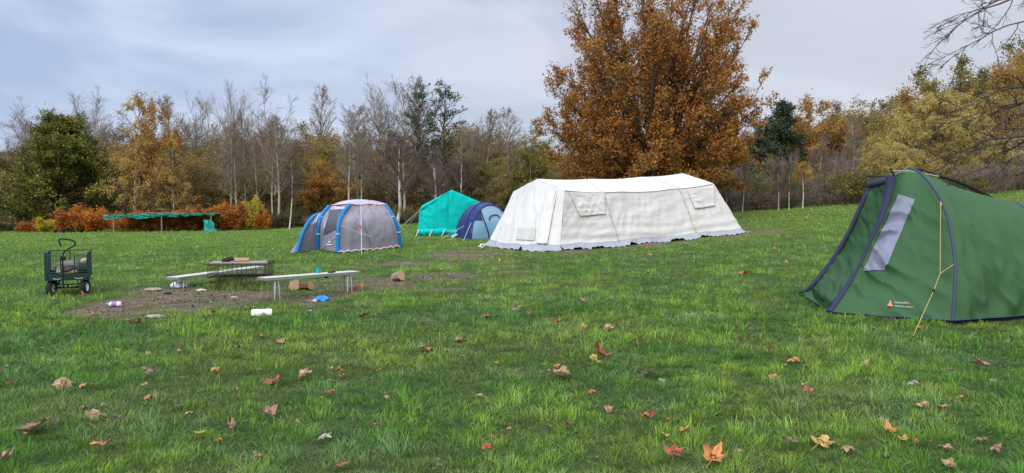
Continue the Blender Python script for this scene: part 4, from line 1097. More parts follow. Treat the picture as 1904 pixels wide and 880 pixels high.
# ------------------------------------------------------------------ grey inflatable tent
def grey_tent():
    A = np.array(onground(-7.24, 27.4, .04)); Bp = np.array(onground(-6.17, 26.0, .04)); C = np.array(P(745, 452, 28.6)); C[2] = float(gz(C[0], C[1]))+.04
    D = A+(C-Bp); D[2] = float(gz(D[0], D[1]))
    org = Vector((-6, 28, float(gz(-6, 28)))); root = empty('inflatable_tent', org); tag(root, 'grey inflatable tent with bright blue air beams left of the teal tent', 'tent')
    def arch(base, pts, top): return catmull([base]+[np.array(P(*p)) for p in pts]+[np.array(top)], 60)
    At = np.array(P(614, 383, 27.9)); Bt = np.array(P(653, 379.5, 27.0)); Ct = np.array(P(717, 379.5, 28.6)); Dt = At+(Ct-Bt)
    legA = arclen(arch(A, [(594, 421, 27.3), (600, 401, 27.5)], At), 40)
    legB = arclen(arch(Bp, [(631, 420, 26.15), (638, 399, 26.5)], Bt), 40)
    legC = arclen(arch(C, [(742, 430, 28.5), (734, 406, 28.45)], Ct), 40)
    legD = arclen(catmull([D, D*.6+Dt*.4+(D-A)*.03+np.array([0, 0, .2]), Dt], 40), 40)
    def wallp(a, b, seed, amp, belly, nm, mat, n=50):
        g = ruled(a, b, n); U, V = np.meshgrid(np.linspace(0, 1, n), np.linspace(0, 1, a.shape[0]), indexing='ij')
        N = gnormals(g); cc = np.array([-5.9, 28.6, 1]); N *= np.sign((N*(g-cc)).sum(2).mean())
        k = belly*np.sin(U*PI)*np.sin(V*PI)+amp*(fbm(U*8+V*3, V*4-U*5, seed=seed, o=3)-.5)
        g = g+N*(k*np.minimum(1, 8*U)*np.minimum(1, 8*(1-U)))[..., None]
        cloth(nm, g, mat, root, org); return g
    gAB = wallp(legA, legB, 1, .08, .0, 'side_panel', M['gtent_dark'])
    gBC = wallp(legB, legC, 2, .09, .12, 'front_wall', M['gtent'], 80)
    wallp(legC, legD, 3, .06, .05, 'side_panel', M['gtent']); wallp(legA, legD, 4, .06, .1, 'rear_wall', M['gtent'])
    # roof canopy
    n = 40; g = np.zeros((n, n, 3)); pk = np.array(P(684, 368, 28.2))
    for i in range(n):
        for j in range(n):
            u_, v_ = i/(n-1), j/(n-1)
            p = (At*(1-u_)+Dt*u_)*(1-v_)+(Bt*(1-u_)+Ct*u_)*v_
            b = (1-(2*u_-1)**2)*(1-(2*v_-1)**2); base_z = p[2]
            ridge_ = .15*b**.6+.05*(1-(2*v_-1)**2)
            sc = .045*abs(math.sin(u_*PI*2))*(v_ > .9)+.04*abs(math.sin(v_*PI))*(u_ < .1)
            cen = (At+Bt+Ct+Dt)/4; p = cen+(p-cen)*1.04; p[2] = base_z+ridge_-sc+.01
            g[i, j] = p
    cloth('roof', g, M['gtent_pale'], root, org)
    tubepart('roof_trim', list(g[:, -1]+np.array([0, -.01, -.01])), .016, M['red'], root, org, 5)
    tubepart('roof_trim', list(g[0]+np.array([0, -.01, -.01])), .016, M['red'], root, org, 5)
    for leg in (legA, legB, legC, legD):
        off = np.array([-.02, -.05, 0]); r = .075
        tubepart('air_beam', list(leg[::2]+off), r, M['tube_blue'], root, org, 12)
    # pale window surround + mesh window between beams
    cloth('window_surround', decal(gAB, [(600, 425), (618, 384), (647, 386), (636, 410)], 16, 10, .015), M['gtent_pale'], root, org)
    cloth('mesh_window', decal(gAB, [(601, 438), (614, 391), (643, 389.5), (628, 424)], 16, 10, .03), M['gmesh'], root, org)
    # sleeping pod at the left
    E = np.array(G(553, 465)); E[1] = 26.6; E[0] = (553-CX)/F*26.6; E[2] = float(gz(E[0], E[1]))+.03
    E2 = E+np.array([.5, 3.2, 0])
    h1 = catmull([E, np.array(P(566, 430, 26.8)), np.array(P(583, 404.5, 27.3)), np.array(P(601, 398, 28.2)), np.array(P(603, 398, 29.2)), np.array([E2[0]+.2, E2[1]-.2, 1.0]), E2], 80)
    h1 = arclen(h1, 80)
    top = np.array(P(603, 396, 28.2))
    h2 = arclen(catmull([A, np.array(P(595, 421, 27.35)), np.array(P(601, 400, 27.6)), np.array(P(609, 391, 28.2)), np.array([-6.6, 29.4, 1.55]), np.array([-6.4, 30.3, .8]), np.array([-6.3, 30.6, .1])], 80), 80)
    gp = ruled(h1, h2, 30); gp = wrinkle(gp, .05, 5, 12, seed=8)
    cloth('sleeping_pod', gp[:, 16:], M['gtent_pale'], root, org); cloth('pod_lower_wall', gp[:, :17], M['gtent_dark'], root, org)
    tubepart('air_beam', list(h1[::2]+np.array([-.02, -.04, 0])), .075, M['tube_blue'], root, org, 12)
    tip = np.array(G(539, 463)); tipc = np.repeat(tip[None], 80, 0); cap = np.repeat(np.array([[tip[0]+.6, 28.6, tip[2]]]), 80, 0)
    low = h1.copy(); low[:, 0] -= .30+.25*np.sin(np.linspace(0, PI, 80)); low[:, 2] = low[:, 2]*.18+.01+gz(low[:, 0], low[:, 1])*.8
    cloth('pod_end', ruled(h1, low, 14), M['gtent_dark'], root, org)
    # seams on the front wall, door zips
    def seam(g, a, b, r, mat, nm, wob=0):
        ua = find_uv(g, *a); ub = find_uv(g, *b); N = gnormals(g)
        pts = []
        for s in np.linspace(0, 1, 20):
            w = (np.array(ua[0]*(1-s)+ub[0]*s), np.array(ua[1]*(1-s)+ub[1]*s)); p = samp(g, *w)
            pts.append(p+(CAMP-p)/np.linalg.norm(CAMP-p)*.02)
        tubepart(nm, pts, r, mat, root, org, 4)
    seam(gBC, (666, 383), (690, 459), .012, M['gtent_dark'], 'door_zip'); seam(gBC, (708, 382), (737, 450), .011, M['gtent_dark'], 'door_zip')
    seam(gAB, (596, 463), (630, 434), .02, M['gtent_pale'], 'fold')
    for leg in (legA, legB, legC):
        for f in (12, 26): p = leg[f]+np.array([-.02, -.05, 0]); tubepart('beam_strap', [p-np.array([0, 0, .02]), p+np.array([0, 0, .02])], .084, M['rope'], root, org, 10)
    # ground flap with red edging
    c = gBC[:, 0]; m = len(c); gg = np.zeros((m, 5, 3))
    for i, p in enumerate(c):
        for j in range(5):
            w = j/4; r = .28*w*(.6+.6*float(vn(i*.15, 2., seed=12))); gg[i, j] = (p[0]+.5*r-.1*w, p[1]-.8*r, float(gz(p[0], p[1]-r))+.05+(.12*(1-w)*.5)+.02*math.sin(i*.7))
    cloth('mud_flap', gg, M['gtent_pale'], root, org); tubepart('flap_trim', list(gg[:, 1]+np.array([0, 0, .005]))[::1], .010, M['red'], root, org, 5)
    # logo, small white mark and line of lettering under it
    def mark(cs, nm): cloth(nm, decal(gAB, cs, 4, 4, .035), M['white'], root, org)
    mark([(613, 448.5), (616.5, 448.5), (616.5, 451.5), (613, 451.5)], 'logo_mark'); mark([(609.5, 454), (619.5, 454), (619.5, 456), (609.5, 456)], 'logo_lettering')
    MB(org).add([P(684, 372.6, 27.0), P(689, 373.6, 27.0), P(686.5, 371, 27.1)], [(0, 1, 2)]).build('roof_mark', M['gmesh'], root)
    # guy lines
    for a, q, tg in (((671, 382, 26.8), onground((672-CX)/F*25.2, 25.2), (667, 421)), ((707, 382, 27.7), G(781, 455), (729, 416)), ((633, 419, 26.0), P(690, 440, 26.8), None), ((744, 419, 28.3), G(757, 452), None)):
        a = P(*a); tubepart('guy_line', [a, (a+Vector(q))/2+Vector((0, 0, -.02)), Vector(q)], .008, M['white'], root, org, 4)
        if tg:
            f = (tg[1]-382)/85.; p = a.lerp(Vector(q), .45 if tg[0] < 700 else .35); tubepart('guy_tag', [p+Vector((-.05, -.01, .05)), p+Vector((.04, -.01, -.07))], .04, M['red'], root, org, 5)
grey_tent()

# ------------------------------------------------------------------ teal ridge tent
def teal_tent():
    Y = 37.5
    L = np.array(P(776, 437, Y)); L[2] = float(gz(L[0], Y))+.05; R = np.array(P(900, 434, Y+.3)); R[2] = float(gz(R[0], R[1]))+.05
    Le = np.array(P(780, 391, Y)); Re = np.array(P(897, 378, Y+.3)); T = np.array(P(840, 353, Y))
    Lu = np.array(P(786, 381.5, Y+.15))
    back = np.array([-.42, 4.2, .0])
    org = Vector((L[0]+1.6, Y+2, float(gz(L[0]+1.6, Y+2)))); root = empty('ridge_tent', org); tag(root, 'bright teal canvas ridge tent with pointed gable behind the blue tent', 'tent')
    m = 90; top = arclen(np.array([Le, Lu, T, Re]), m); bot = np.linspace(L, R, m)
    g = ruled(top, bot, 50); U, V = np.meshgrid(np.linspace(0, 1, 50), np.linspace(0, 1, m), indexing='ij')
    k = .12*(1-np.abs(2*fbm(V*5+(V-.48)*U*9, U*1.5, seed=14, o=2)-1))+.06*(fbm(U*6-V*6, V*8+U*3, seed=15)-.5)-.1*np.exp(-((V-.47-.0*U)/.012)**2)*.4
    g[:, :, 1] -= k*np.sin(U*PI)**.4*np.minimum(1, 8*V)
    cloth('gable_wall', g, M['teal'], root, org)
    # brailing along the foot
    c = g[-1]; sk = np.zeros((m, 6, 3))
    for i, p in enumerate(c):
        for j in range(6): w = j/5; sk[i, j] = (p[0], p[1]-.12*math.sin(w*PI)-.05*w-.06*float(vn(i*.3, j*.4, seed=16)), p[2]+.28*(1-w)*(1+.3*abs(math.sin(i/m*PI*2)))-.04)
    cloth('brailing', sk, M['teal'], root, org)
    rid = np.stack([T, T+back]); el = np.stack([Le, Le+back]); er = np.stack([Re, Re+back])
    for a, b in (((Le, Le+back), (T, T+back)), ((Re, Re+back), (T, T+back))):
        gg = ruled(np.linspace(a[0], a[1], 20), np.linspace(b[0], b[1], 20), 14); gg = wrinkle(gg, .05, 3, 6, seed=17); cloth('roof', gg, M['teal'], root, org)
    for a, b in ((Le, L), (Re, R)):
        gg = ruled(np.linspace(a, a+back, 20), np.linspace(b, b+back, 20), 14); cloth('side_wall', wrinkle(gg, .06, 3, 9, seed=18), M['teal'], root, org)
    gg = ruled(top+back, bot+back, 10); cloth('rear_wall', gg, M['teal'], root, org)
    tubepart('gable_seam', [samp(g, np.array(s), np.array(.485-.03*s))+np.array([0, -.03, 0]) for s in np.linspace(0, .93, 14)], .012, plain('teal_seam', (.0, .36, .31), .8), root, org, 4)
    for a, b in ((Le, G(744, 424)), (Le, G(741, 428)), (Lu, G(752, 430))):
        tubepart('guy_line', [Vector(a), Vector(b)], .014, M['rope'], root, org, 4)
    for px in (776, 801, 824):
        b = G(px-3, 441); a = P(px+3, 427, Y-.1); tubepart('ground_loop', [a, b], .025, M['rope'], root, org, 4)
teal_tent()

# ------------------------------------------------------------------ blue dome-tunnel tent
def blue_tent():
    def hoop(pxl, pxt, rt, pxr, Y, dx, dy, base=None):
        """arch from left foot over top to right foot; foot positions from picture columns"""
        Lf = np.array(P(pxl, 444, Y)); Lf[2] = float(gz(Lf[0], Y)); Rf = Lf+np.array([dx, dy, 0]); Rf[2] = float(gz(Rf[0], Rf[1]))
        Tz = P(pxt, rt, Y+dy/2).z; out = []
        mid = (Lf+Rf)/2
        for i in range(80):
            th = PI*i/79; c = math.cos(th); s = math.sin(th)
            cc = np.sign(c)*abs(c)**(2/2.15); ss = s**(2/2.15)
            p = mid+(Lf-mid)*cc; p[2] = Lf[2]*(1-ss)+Tz*ss; out.append(p)
        return arclen(np.array(out), 80)
    org = onground(-1.2, 34); root = empty('tunnel_tent', org); tag(root, 'small navy and pale blue tunnel tent between teal tent and marquee', 'tent')
    h0 = hoop(876, 913, 381, 945, 32.6, 1.72, .5)      # door opening
    h1 = hoop(863, 905, 376.5, 940, 33.1, 1.85, .6)
    h2 = hoop(852, 880, 381, 925, 34.2, 1.7, .6)
    h3 = hoop(847, 870, 392, 905, 35.2, 1.5, .6)
    h4 = h3.mean(0)[None]*.75+h3*.25; h4[:, 1] += .8; h4[:, 2] = gz(h4[:, 0], h4[:, 1])+.0+(h3[:, 2]-h3[:, 2].min())*.35
    for a, b, s in ((h0, h1, 1), (h1, h2, 2), (h2, h3, 3), (h3, h4, 4)):
        cloth('body', wrinkle(ruled(a, b, 20), .05, 4, 14, seed=s), M['navy_tent'], root, org)
    for h in (h0, h1, h2): tubepart('hoop_pole', list(h[::2]*1.0+np.array([0, -.01, .01])), .028, M['navy_tent'], root, org, 6)
    # front: upper and lower pale panels, navy left triangle
    base = np.linspace(h0[0], h0[-1], 80)
    front = np.stack([h0*(1-s)+(base)*s for s in np.linspace(0, 1, 30)], 1)   # [v][s]
    front = np.transpose(front, (1, 0, 2)); 
    U, V = np.meshgrid(np.linspace(0, 1, 30), np.linspace(0, 1, 80), indexing='ij')
    front[:, :, 1] -= .10*np.sin(U*PI)*np.sin(V*PI)+.04*(fbm(U*5, V*9, seed=19)-.5)*np.sin(U*PI)
    front[:, :, 1] += .03
    cloth('door_panel', front, M['sky_tent'], root, org)
    # lower panels and bands laid on the front
    cloth('lower_panel', decal(front, [(879, 411), (898, 411), (910, 443), (879, 445)], 14, 12, .02), M['sky_tent2'], root, org)
    cloth('navy_panel', decal(front, [(879.5, 410.5), (897, 410.5), (892, 388), (884, 397)], 14, 12, .022), M['navy_tent'], root, org)
    def seam(ptsl, r, nm):
        pts = []
        for q in ptsl:
            w = find_uv(front, *q); p = samp(front, np.array(w[0]), np.array(w[1])); pts.append(p+(CAMP-p)/np.linalg.norm(CAMP-p)*.04)
        tubepart(nm, catmull(pts, 24), r, M['navy_tent'], root, org, 5)
    seam([(892, 389), (899, 408), (906, 428), (910, 443)], .028, 'door_zip')
    seam([(910, 411), (911, 404), (918, 400), (927, 401), (932, 408)], .022, 'window_arch')
    cloth('lower_panel', decal(front, [(900, 412), (932, 412), (930, 441), (909, 443)], 14, 12, .015), M['sky_tent2'], root, org)
    fl = np.stack([np.linspace(h3[0], h2[0], 12), np.linspace(h3[0], h2[0], 12)+np.array([-.25, -.2, 0])], 1); fl[:, 1, 2] = gz(fl[:, 1, 0], fl[:, 1, 1])+.03; fl[:, 0, 2] += .15
    cloth('ground_flap', fl, M['sky_tent'], root, org)
    for a, b in (((876, 414, 32.4), (861, 449)), ((863, 420, 33.), (820, 445)), ((852, 425, 34.), (838, 447))):
        tubepart('guy_line', [P(*a), G(*b)], .008, M['white'], root, org, 4)
    tubepart('guy_tag', [P(876, 425, 32.4), P(876.5, 433, 32.4)], .015, M['red'], root, org, 4)
blue_tent()

# ------------------------------------------------------------------ football
def football():
    p = G(895, 465); r = .112; me = bpy.data.meshes.new('football')
    import bmesh
    bm = bmesh.new(); bmesh.ops.create_icosphere(bm, subdivisions=4, radius=r)
    ph = (1+5**.5)/2; ic = [Vector(v).normalized() for v in [(0, 1, ph), (0, -1, ph), (0, 1, -ph), (0, -1, -ph), (1, ph, 0), (-1, ph, 0), (1, -ph, 0), (-1, -ph, 0), (ph, 0, 1), (-ph, 0, 1), (ph, 0, -1), (-ph, 0, -1)]]
    for f in bm.faces:
        d = max(f.calc_center_median().normalized().dot(q) for q in ic); f.material_index = 1 if d > .935 else 0; f.smooth = True
    bm.to_mesh(me); o = link('football', me, plain('ball_white', (.72, .68, .6), .4, .1, dirt=(.3, .24, .17), dscale=9)); me.materials.append(plain('ball_black', (.03, .03, .035), .4))
    o.location = p+Vector((0, 0, r)); o.rotation_euler = (.5, .3, .2); tag(o, 'black and white football on the grass beside the marquee', 'ball')
football()

# ------------------------------------------------------------------ benches
def bench(name, A, B, h, w, label, matlegs):
    A = Vector(A); B = Vector(B); d = (B-A); L = d.length; rz = math.atan2(d.y, d.x)
    root = empty(name, onground(A.x, A.y), rz); tag(root, label, 'bench')
    L = math.hypot(d.x, d.y); tilt = math.asin(max(-.2, min(.2, (gz(B.x, B.y)-gz(A.x, A.y))/L))); root.rotation_euler = (0, -tilt, rz)
    ov = .16
    MB().box((L/2, 0, h), (L+2*ov, w, .028)).build('seat', M['bench_top'], root, bevel=.006)
    m = MB(); [m.box((L/2, s*(w/2+.006), h-.012), (L+2*ov, .012, .05)) for s in (-1, 1)]; [m.box((L/2+s*(L/2+ov+.006), 0, h-.012), (.012, w+.02, .05)) for s in (-1, 1)]; m.build('edge_trim', M['metal'], root, bevel=.003)
    for x in (.06, L-.06):
        for s in (-1, 1):
            for dx in (-.05, .05):
                MB().tube([(x+dx*.5, s*w*.30, h-.03), (x+dx*.7, s*w*.42, h*.75), (x+dx*1.1, s*w*.46, -.02)], .012, 8).build('leg', matlegs, root, True)
        MB().tube([(x, -w*.42, h*.8), (x, w*.42, h*.8)], .008, 6).build('stretcher', matlegs, root)
bA0 = G(503, 557); bA1 = G(648, 543)
bench('folding_bench', bA0, bA1, .385, .27, 'pale folding bench nearer the camera holding a teal mug', M['metal'])
bB0 = G(331, 536); bB1 = G(478, 514)
bench('folding_bench', bB0, bB1, .225, .27, 'pale low bench running behind the wire fire pit', M['metal'])

# ---- fire pit
def firepit():
    c = onground((448-CX)/F*14.9, 14.9); root = empty('wire_fire_pit', c, .12)
    tag(root, 'rusty wire mesh fire pit with a grill top between the benches', 'fire pit')
    def cage(w, d, z0, z1, nw, nh, nm, r=.0042):
        for sx, sy, ln, nn in ((0, -d/2, 'x', nw), (0, d/2, 'x', nw), (-w/2, 0, 'y', nw), (w/2, 0, 'y', nw)):
            m = MB(); W = w if ln == 'x' else d
            for k in range(nn+1):
                t_ = -W/2+W*k/nn; p = (t_, sy) if ln == 'x' else (sx, t_)
                m.tube([(p[0], p[1], z0), (p[0]+random.uniform(-.006, .006), p[1], z1)], r, 4)
            for k in range(nh+1):
                z = z0+(z1-z0)*k/nh; a, b = ((-W/2, sy), (W/2, sy)) if ln == 'x' else ((sx, -W/2), (sx, W/2))
                m.tube([(a[0], a[1], z), ((a[0]+b[0])/2, (a[1]+b[1])/2, z+random.uniform(-.006, .006)), (b[0], b[1], z)], r if 0 < k < nh else r*1.8, 4)
            m.build(nm, M['rust'], root)
    cage(.84, .66, -.02, .22, 10, 6, 'lower_cage'); cage(1.10, .8, .23, .48, 12, 3, 'upper_cage')
    m = MB()
    for k in range(24): m.tube([(-.55+1.1*k/23, -.4, .235), (-.55+1.1*k/23, .4, .235)], .006, 4)
    m.box((.02, 0, .222), (.86, .68, .012)); m.build('fire_tray', M['charred'], root)
    m = MB(); m.box((-.05, .02, .513), (1.06, .5, .016), rz=.06); m.box((.3, -.2, .512), (.5, .16, .014), rz=.12)
    m.build('grill_board', plain('weathered_board', (.30, .26, .24), .9, .3, 14), root)
    m = MB()
    for k in range(18): m.tube([(-.58+1.16*k/17, -.42, .502), (-.58+1.16*k/17, .42, .502)], .004, 4)
    m.tube([(-.6, -.42, .505), (.58, -.42, .5), (.58, .42, .505), (-.6, .42, .5), (-.6, -.42, .505)], .009, 5); m.build('grill_top', M['rust'], root)
    return c
fc = firepit()
def log(name, c, axis, L, r, label, matb=None, cat='log', seed=0, split=False, squash=1):
    rs_ = random.Random(seed); ax = Vector(axis).normalized(); a = Vector((0, 0, 1)).cross(ax).normalized() if abs(ax.z) < .9 else Vector((1, 0, 0)); b = ax.cross(a)
    c = Vector(c); k = 18; rad = [r*(1+rs_.uniform(-.16, .16))*(.15 if split and j > 11 else 1) for j in range(k)]; n = 7; vs = []; fs = []
    for i in range(n):
        for j in range(k):
            w = 2*PI*j/k; q = rad[j]*(1+rs_.uniform(-.05, .05)); vs.append(c+ax*(L*(i/(n-1)-.5))+a*math.cos(w)*q+b*math.sin(w)*q*squash)
    for i in range(n-1):
        for j in range(k): fs.append((i*k+j, i*k+(j+1) % k, (i+1)*k+(j+1) % k, (i+1)*k+j))
    org = c-Vector((0, 0, r)); root = empty(name, org); tag(root, label, cat)
    MB(org).add(vs, fs).build('bark', matb or M['bark'], root, True)
    m = MB(org)
    for i, s in ((0, -1), (n-1, 1)):
        ring = [vs[i*k+j]+ax*s*.004 for j in range(k)]; cc = c+ax*(L/2*s+s*.006)
        m.add(ring+[cc], [(j, (j+1) % k, k) for j in range(k)])
    m.build('cut_end', M['logwood'], root)
    return root
R_ = lambda v: fc+Vector(v)
log('log', R_((-.02, .05, .56)), (1, .12, .02), .30, .038, 'pale peeled log lying on the fire pit grill', M['logwood'], 'log', 1)
log('charred_log', R_((-.27, -.02, .565)), (1, .3, .28), .22, .045, 'dark burnt log on the left of the fire pit grill', M['charred'], 'log', 2)
g1 = G(547, 539); log('log', g1+Vector((0, 0, .10)), (.35, -1, .05), .30, .11, 'mossy upright cut stump under the nearer bench', None, 'log', 3)
g2 = G(568, 540); log('log', g2+Vector((.0, 0, .09)), (.9, -.5, .1), .28, .085, 'reddish split log lying beside the mossy stump under the bench', plain('red_bark', (.17, .07, .035), .9, .4, 14, .6, 40), 'log', 4)
g3 = G(740, 523); log('log', g3+Vector((0, 0, .10)), (.8, -.7, .25), .24, .10, 'short lichen grey log alone on the grass right of the benches', plain('grey_bark', (.26, .22, .16), .95, .5, 18, .9, 40), 'log', 5)
g4 = G(665, 541); log('log', g4+Vector((0, 0, .06)), (.8, -.25, .3), .22, .065, 'small split firewood wedge at the right end of the nearer bench', plain('orange_wood', (.33, .17, .09), .9, .3, 14, .3, 40), 'log', 6, True)

# ---- mug, strap
def bench_pt(f, w=0, dz=0):
    p = bA0.lerp(bA1, f); return Vector((p.x, p.y+w, float(gz(p.x, p.y))+.40+dz))
def mug():
    p = bench_pt(.64); x = (590.5-CX)/F*p.y; p = Vector((x, p.y, p.z-.001)); root = empty('mug', p); tag(root, 'teal plastic mug standing on the nearer bench', 'mug')
    MB().lathe([(.0, 0), (.034, 0), (.038, .02), (.043, .095), (.040, .095), (.035, .02), (0, .012)], (0, 0, 0)).build('cup', M['teal_plastic'], root, True)
    MB().tube([(.04, -.02, .078), (.066, -.035, .07), (.07, -.036, .045), (.04, -.022, .025)], .006, 6).build('handle', M['teal_plastic'], root, True)
mug()
def strap():
    p = bench_pt(.80); x = (616-CX)/F*p.y; g = np.zeros((16, 8, 3))
    for i in range(16):
        s = i/15
        for j in range(8):
            w = j/7-.5; a = s*2.6
            yy = .12-.30*min(s, .55)/.55 if s < .55 else -.185-.01*math.sin(s*9); zz = .012+.012*math.sin(s*14+w*4) if s < .55 else .012-(s-.55)/.45*.10
            g[i, j] = (x+w*(.09-.02*s)+.03*math.sin(s*5)-.03*s, p.y+yy, p.z+zz+.008*math.sin(w*9+s*6))
    o = cloth('dog_lead', g, M['black'], None, Vector((x, p.y, p.z)), .006); o.location = (x, p.y, p.z); tag(o, 'dark strap draped over the edge of the nearer bench', 'strap')
strap()
# ---- rubbish on the mud
def bottle():
    p = G(212, 571); root = empty('plastic_bottle', p+Vector((0, 0, .045)), .15); tag(root, 'white plastic bottle with purple label lying in the mud', 'bottle')
    ax = (1, 0, 0)
    MB().lathe([(0, .11), (.036, .108), (.042, .095), (.042, .05)], (0, 0, 0), ax).build('body', M['white'], root, True)
    MB().lathe([(.043, .05), (.043, -.03)], (0, 0, 0), ax).build('label', plain('purple_label', (.33, .16, .5), .5, .3, 60), root, True)
    MB().lathe([(.042, -.03), (.04, -.055), (.02, -.075), (.018, -.082)], (0, 0, 0), ax).build('shoulder', M['white'], root, True)
    MB().lathe([(.021, -.08), (.021, -.115), (0, -.116)], (0, 0, 0), ax).build('cap', M['teal_plastic'], root, True)
bottle()
def tub():
    p = G(487, 588); m = MB(p); L, W, H = .29, .16, .085; g = np.zeros((14, 13, 3))
    for i in range(14):
        for j in range(13):
            a = PI*j/12; g[i, j] = (-L/2+L*i/13, -math.cos(a)*W/2, math.sin(a)**.5*H+.02+.003*math.sin(i*.9+j*.7))
    R = np.array([[math.cos(.25), -math.sin(.25), 0], [math.sin(.25), math.cos(.25), 0], [0, 0, 1]]); g = g@R.T+np.array(p)
    m.grid(g); e0 = [tuple(q) for q in g[0]]; e1 = [tuple(q) for q in g[-1]]; m.add(e0, [tuple(range(13))]); m.add(e1, [tuple(range(12, -1, -1))])
    o = m.build('upturned_tub', M['white'], None, True); tag(o, 'white upturned plastic tub lying on the grass in front of the mud', 'tub')
tub()
def crumple(name, p, sx, sy, sz, mat, label, cat, seed):
    n, k = 12, 22; m = MB(p); g = np.zeros((n, k+1, 3))
    for i in range(n):
        f = i/(n-1); r = math.cos(f*PI/2)**.7
        for j in range(k+1):
            a = 2*PI*(j % k)/k; q = 1+.35*(float(vn(math.cos(a)*2.2+5, math.sin(a)*2.2+5, f*3, seed=seed))-.5)*2
            g[i, j] = (p.x+math.cos(a)*r*sx*q, p.y+math.sin(a)*r*sy*q, p.z+.005+math.sin(f*PI/2)*sz*(.8+.5*float(vn(math.cos(a)*3+9, math.sin(a)*3+9, f*4, seed=seed+1))))
    o = m.grid(g).build(name, mat, None, True); tag(o, label, cat)
crumple('plastic_bag', G(598, 560), .13, .11, .075, M['blue_plastic'], 'crumpled bright blue plastic on the grass below the nearer bench', 'plastic', 3)
crumple('paper_scrap', G(586, 561), .05, .05, .03, plain('pinkish_paper', (.5, .4, .36), .8), 'pinkish paper scrap touching the blue plastic', 'paper', 5)
crumple('carrier_bag', G(333, 534), .14, .12, .10, M['white'], 'white crumpled bag under the left end of the low bench', 'bag', 7)
for i, (px, py, s, c, lb) in enumerate([(287, 539, .17, (.42, .34, .28), 'flat pale cardboard piece in the mud left of the low bench'), (288, 590, .15, (.36, .30, .27), 'grey torn cardboard at the front of the mud patch'), (435, 555, .07, (.4, .3, .25), 'small pale scrap in the mud below the fire pit'), (395, 578, .09, (.05, .035, .025), 'dark twig scrap at the front of the mud'), (375, 541, .10, (.5, .42, .35), 'pale scrap in the mud left of the fire pit'), (312, 547, .07, (.03, .025, .02), 'black scrap in the mud right of the cart')]):
    crumple('litter_scrap', G(px, py), s, s*.6, .03, plain('scrap%d' % i, c, .9, .3, 20), lb, 'scrap', 20+i)

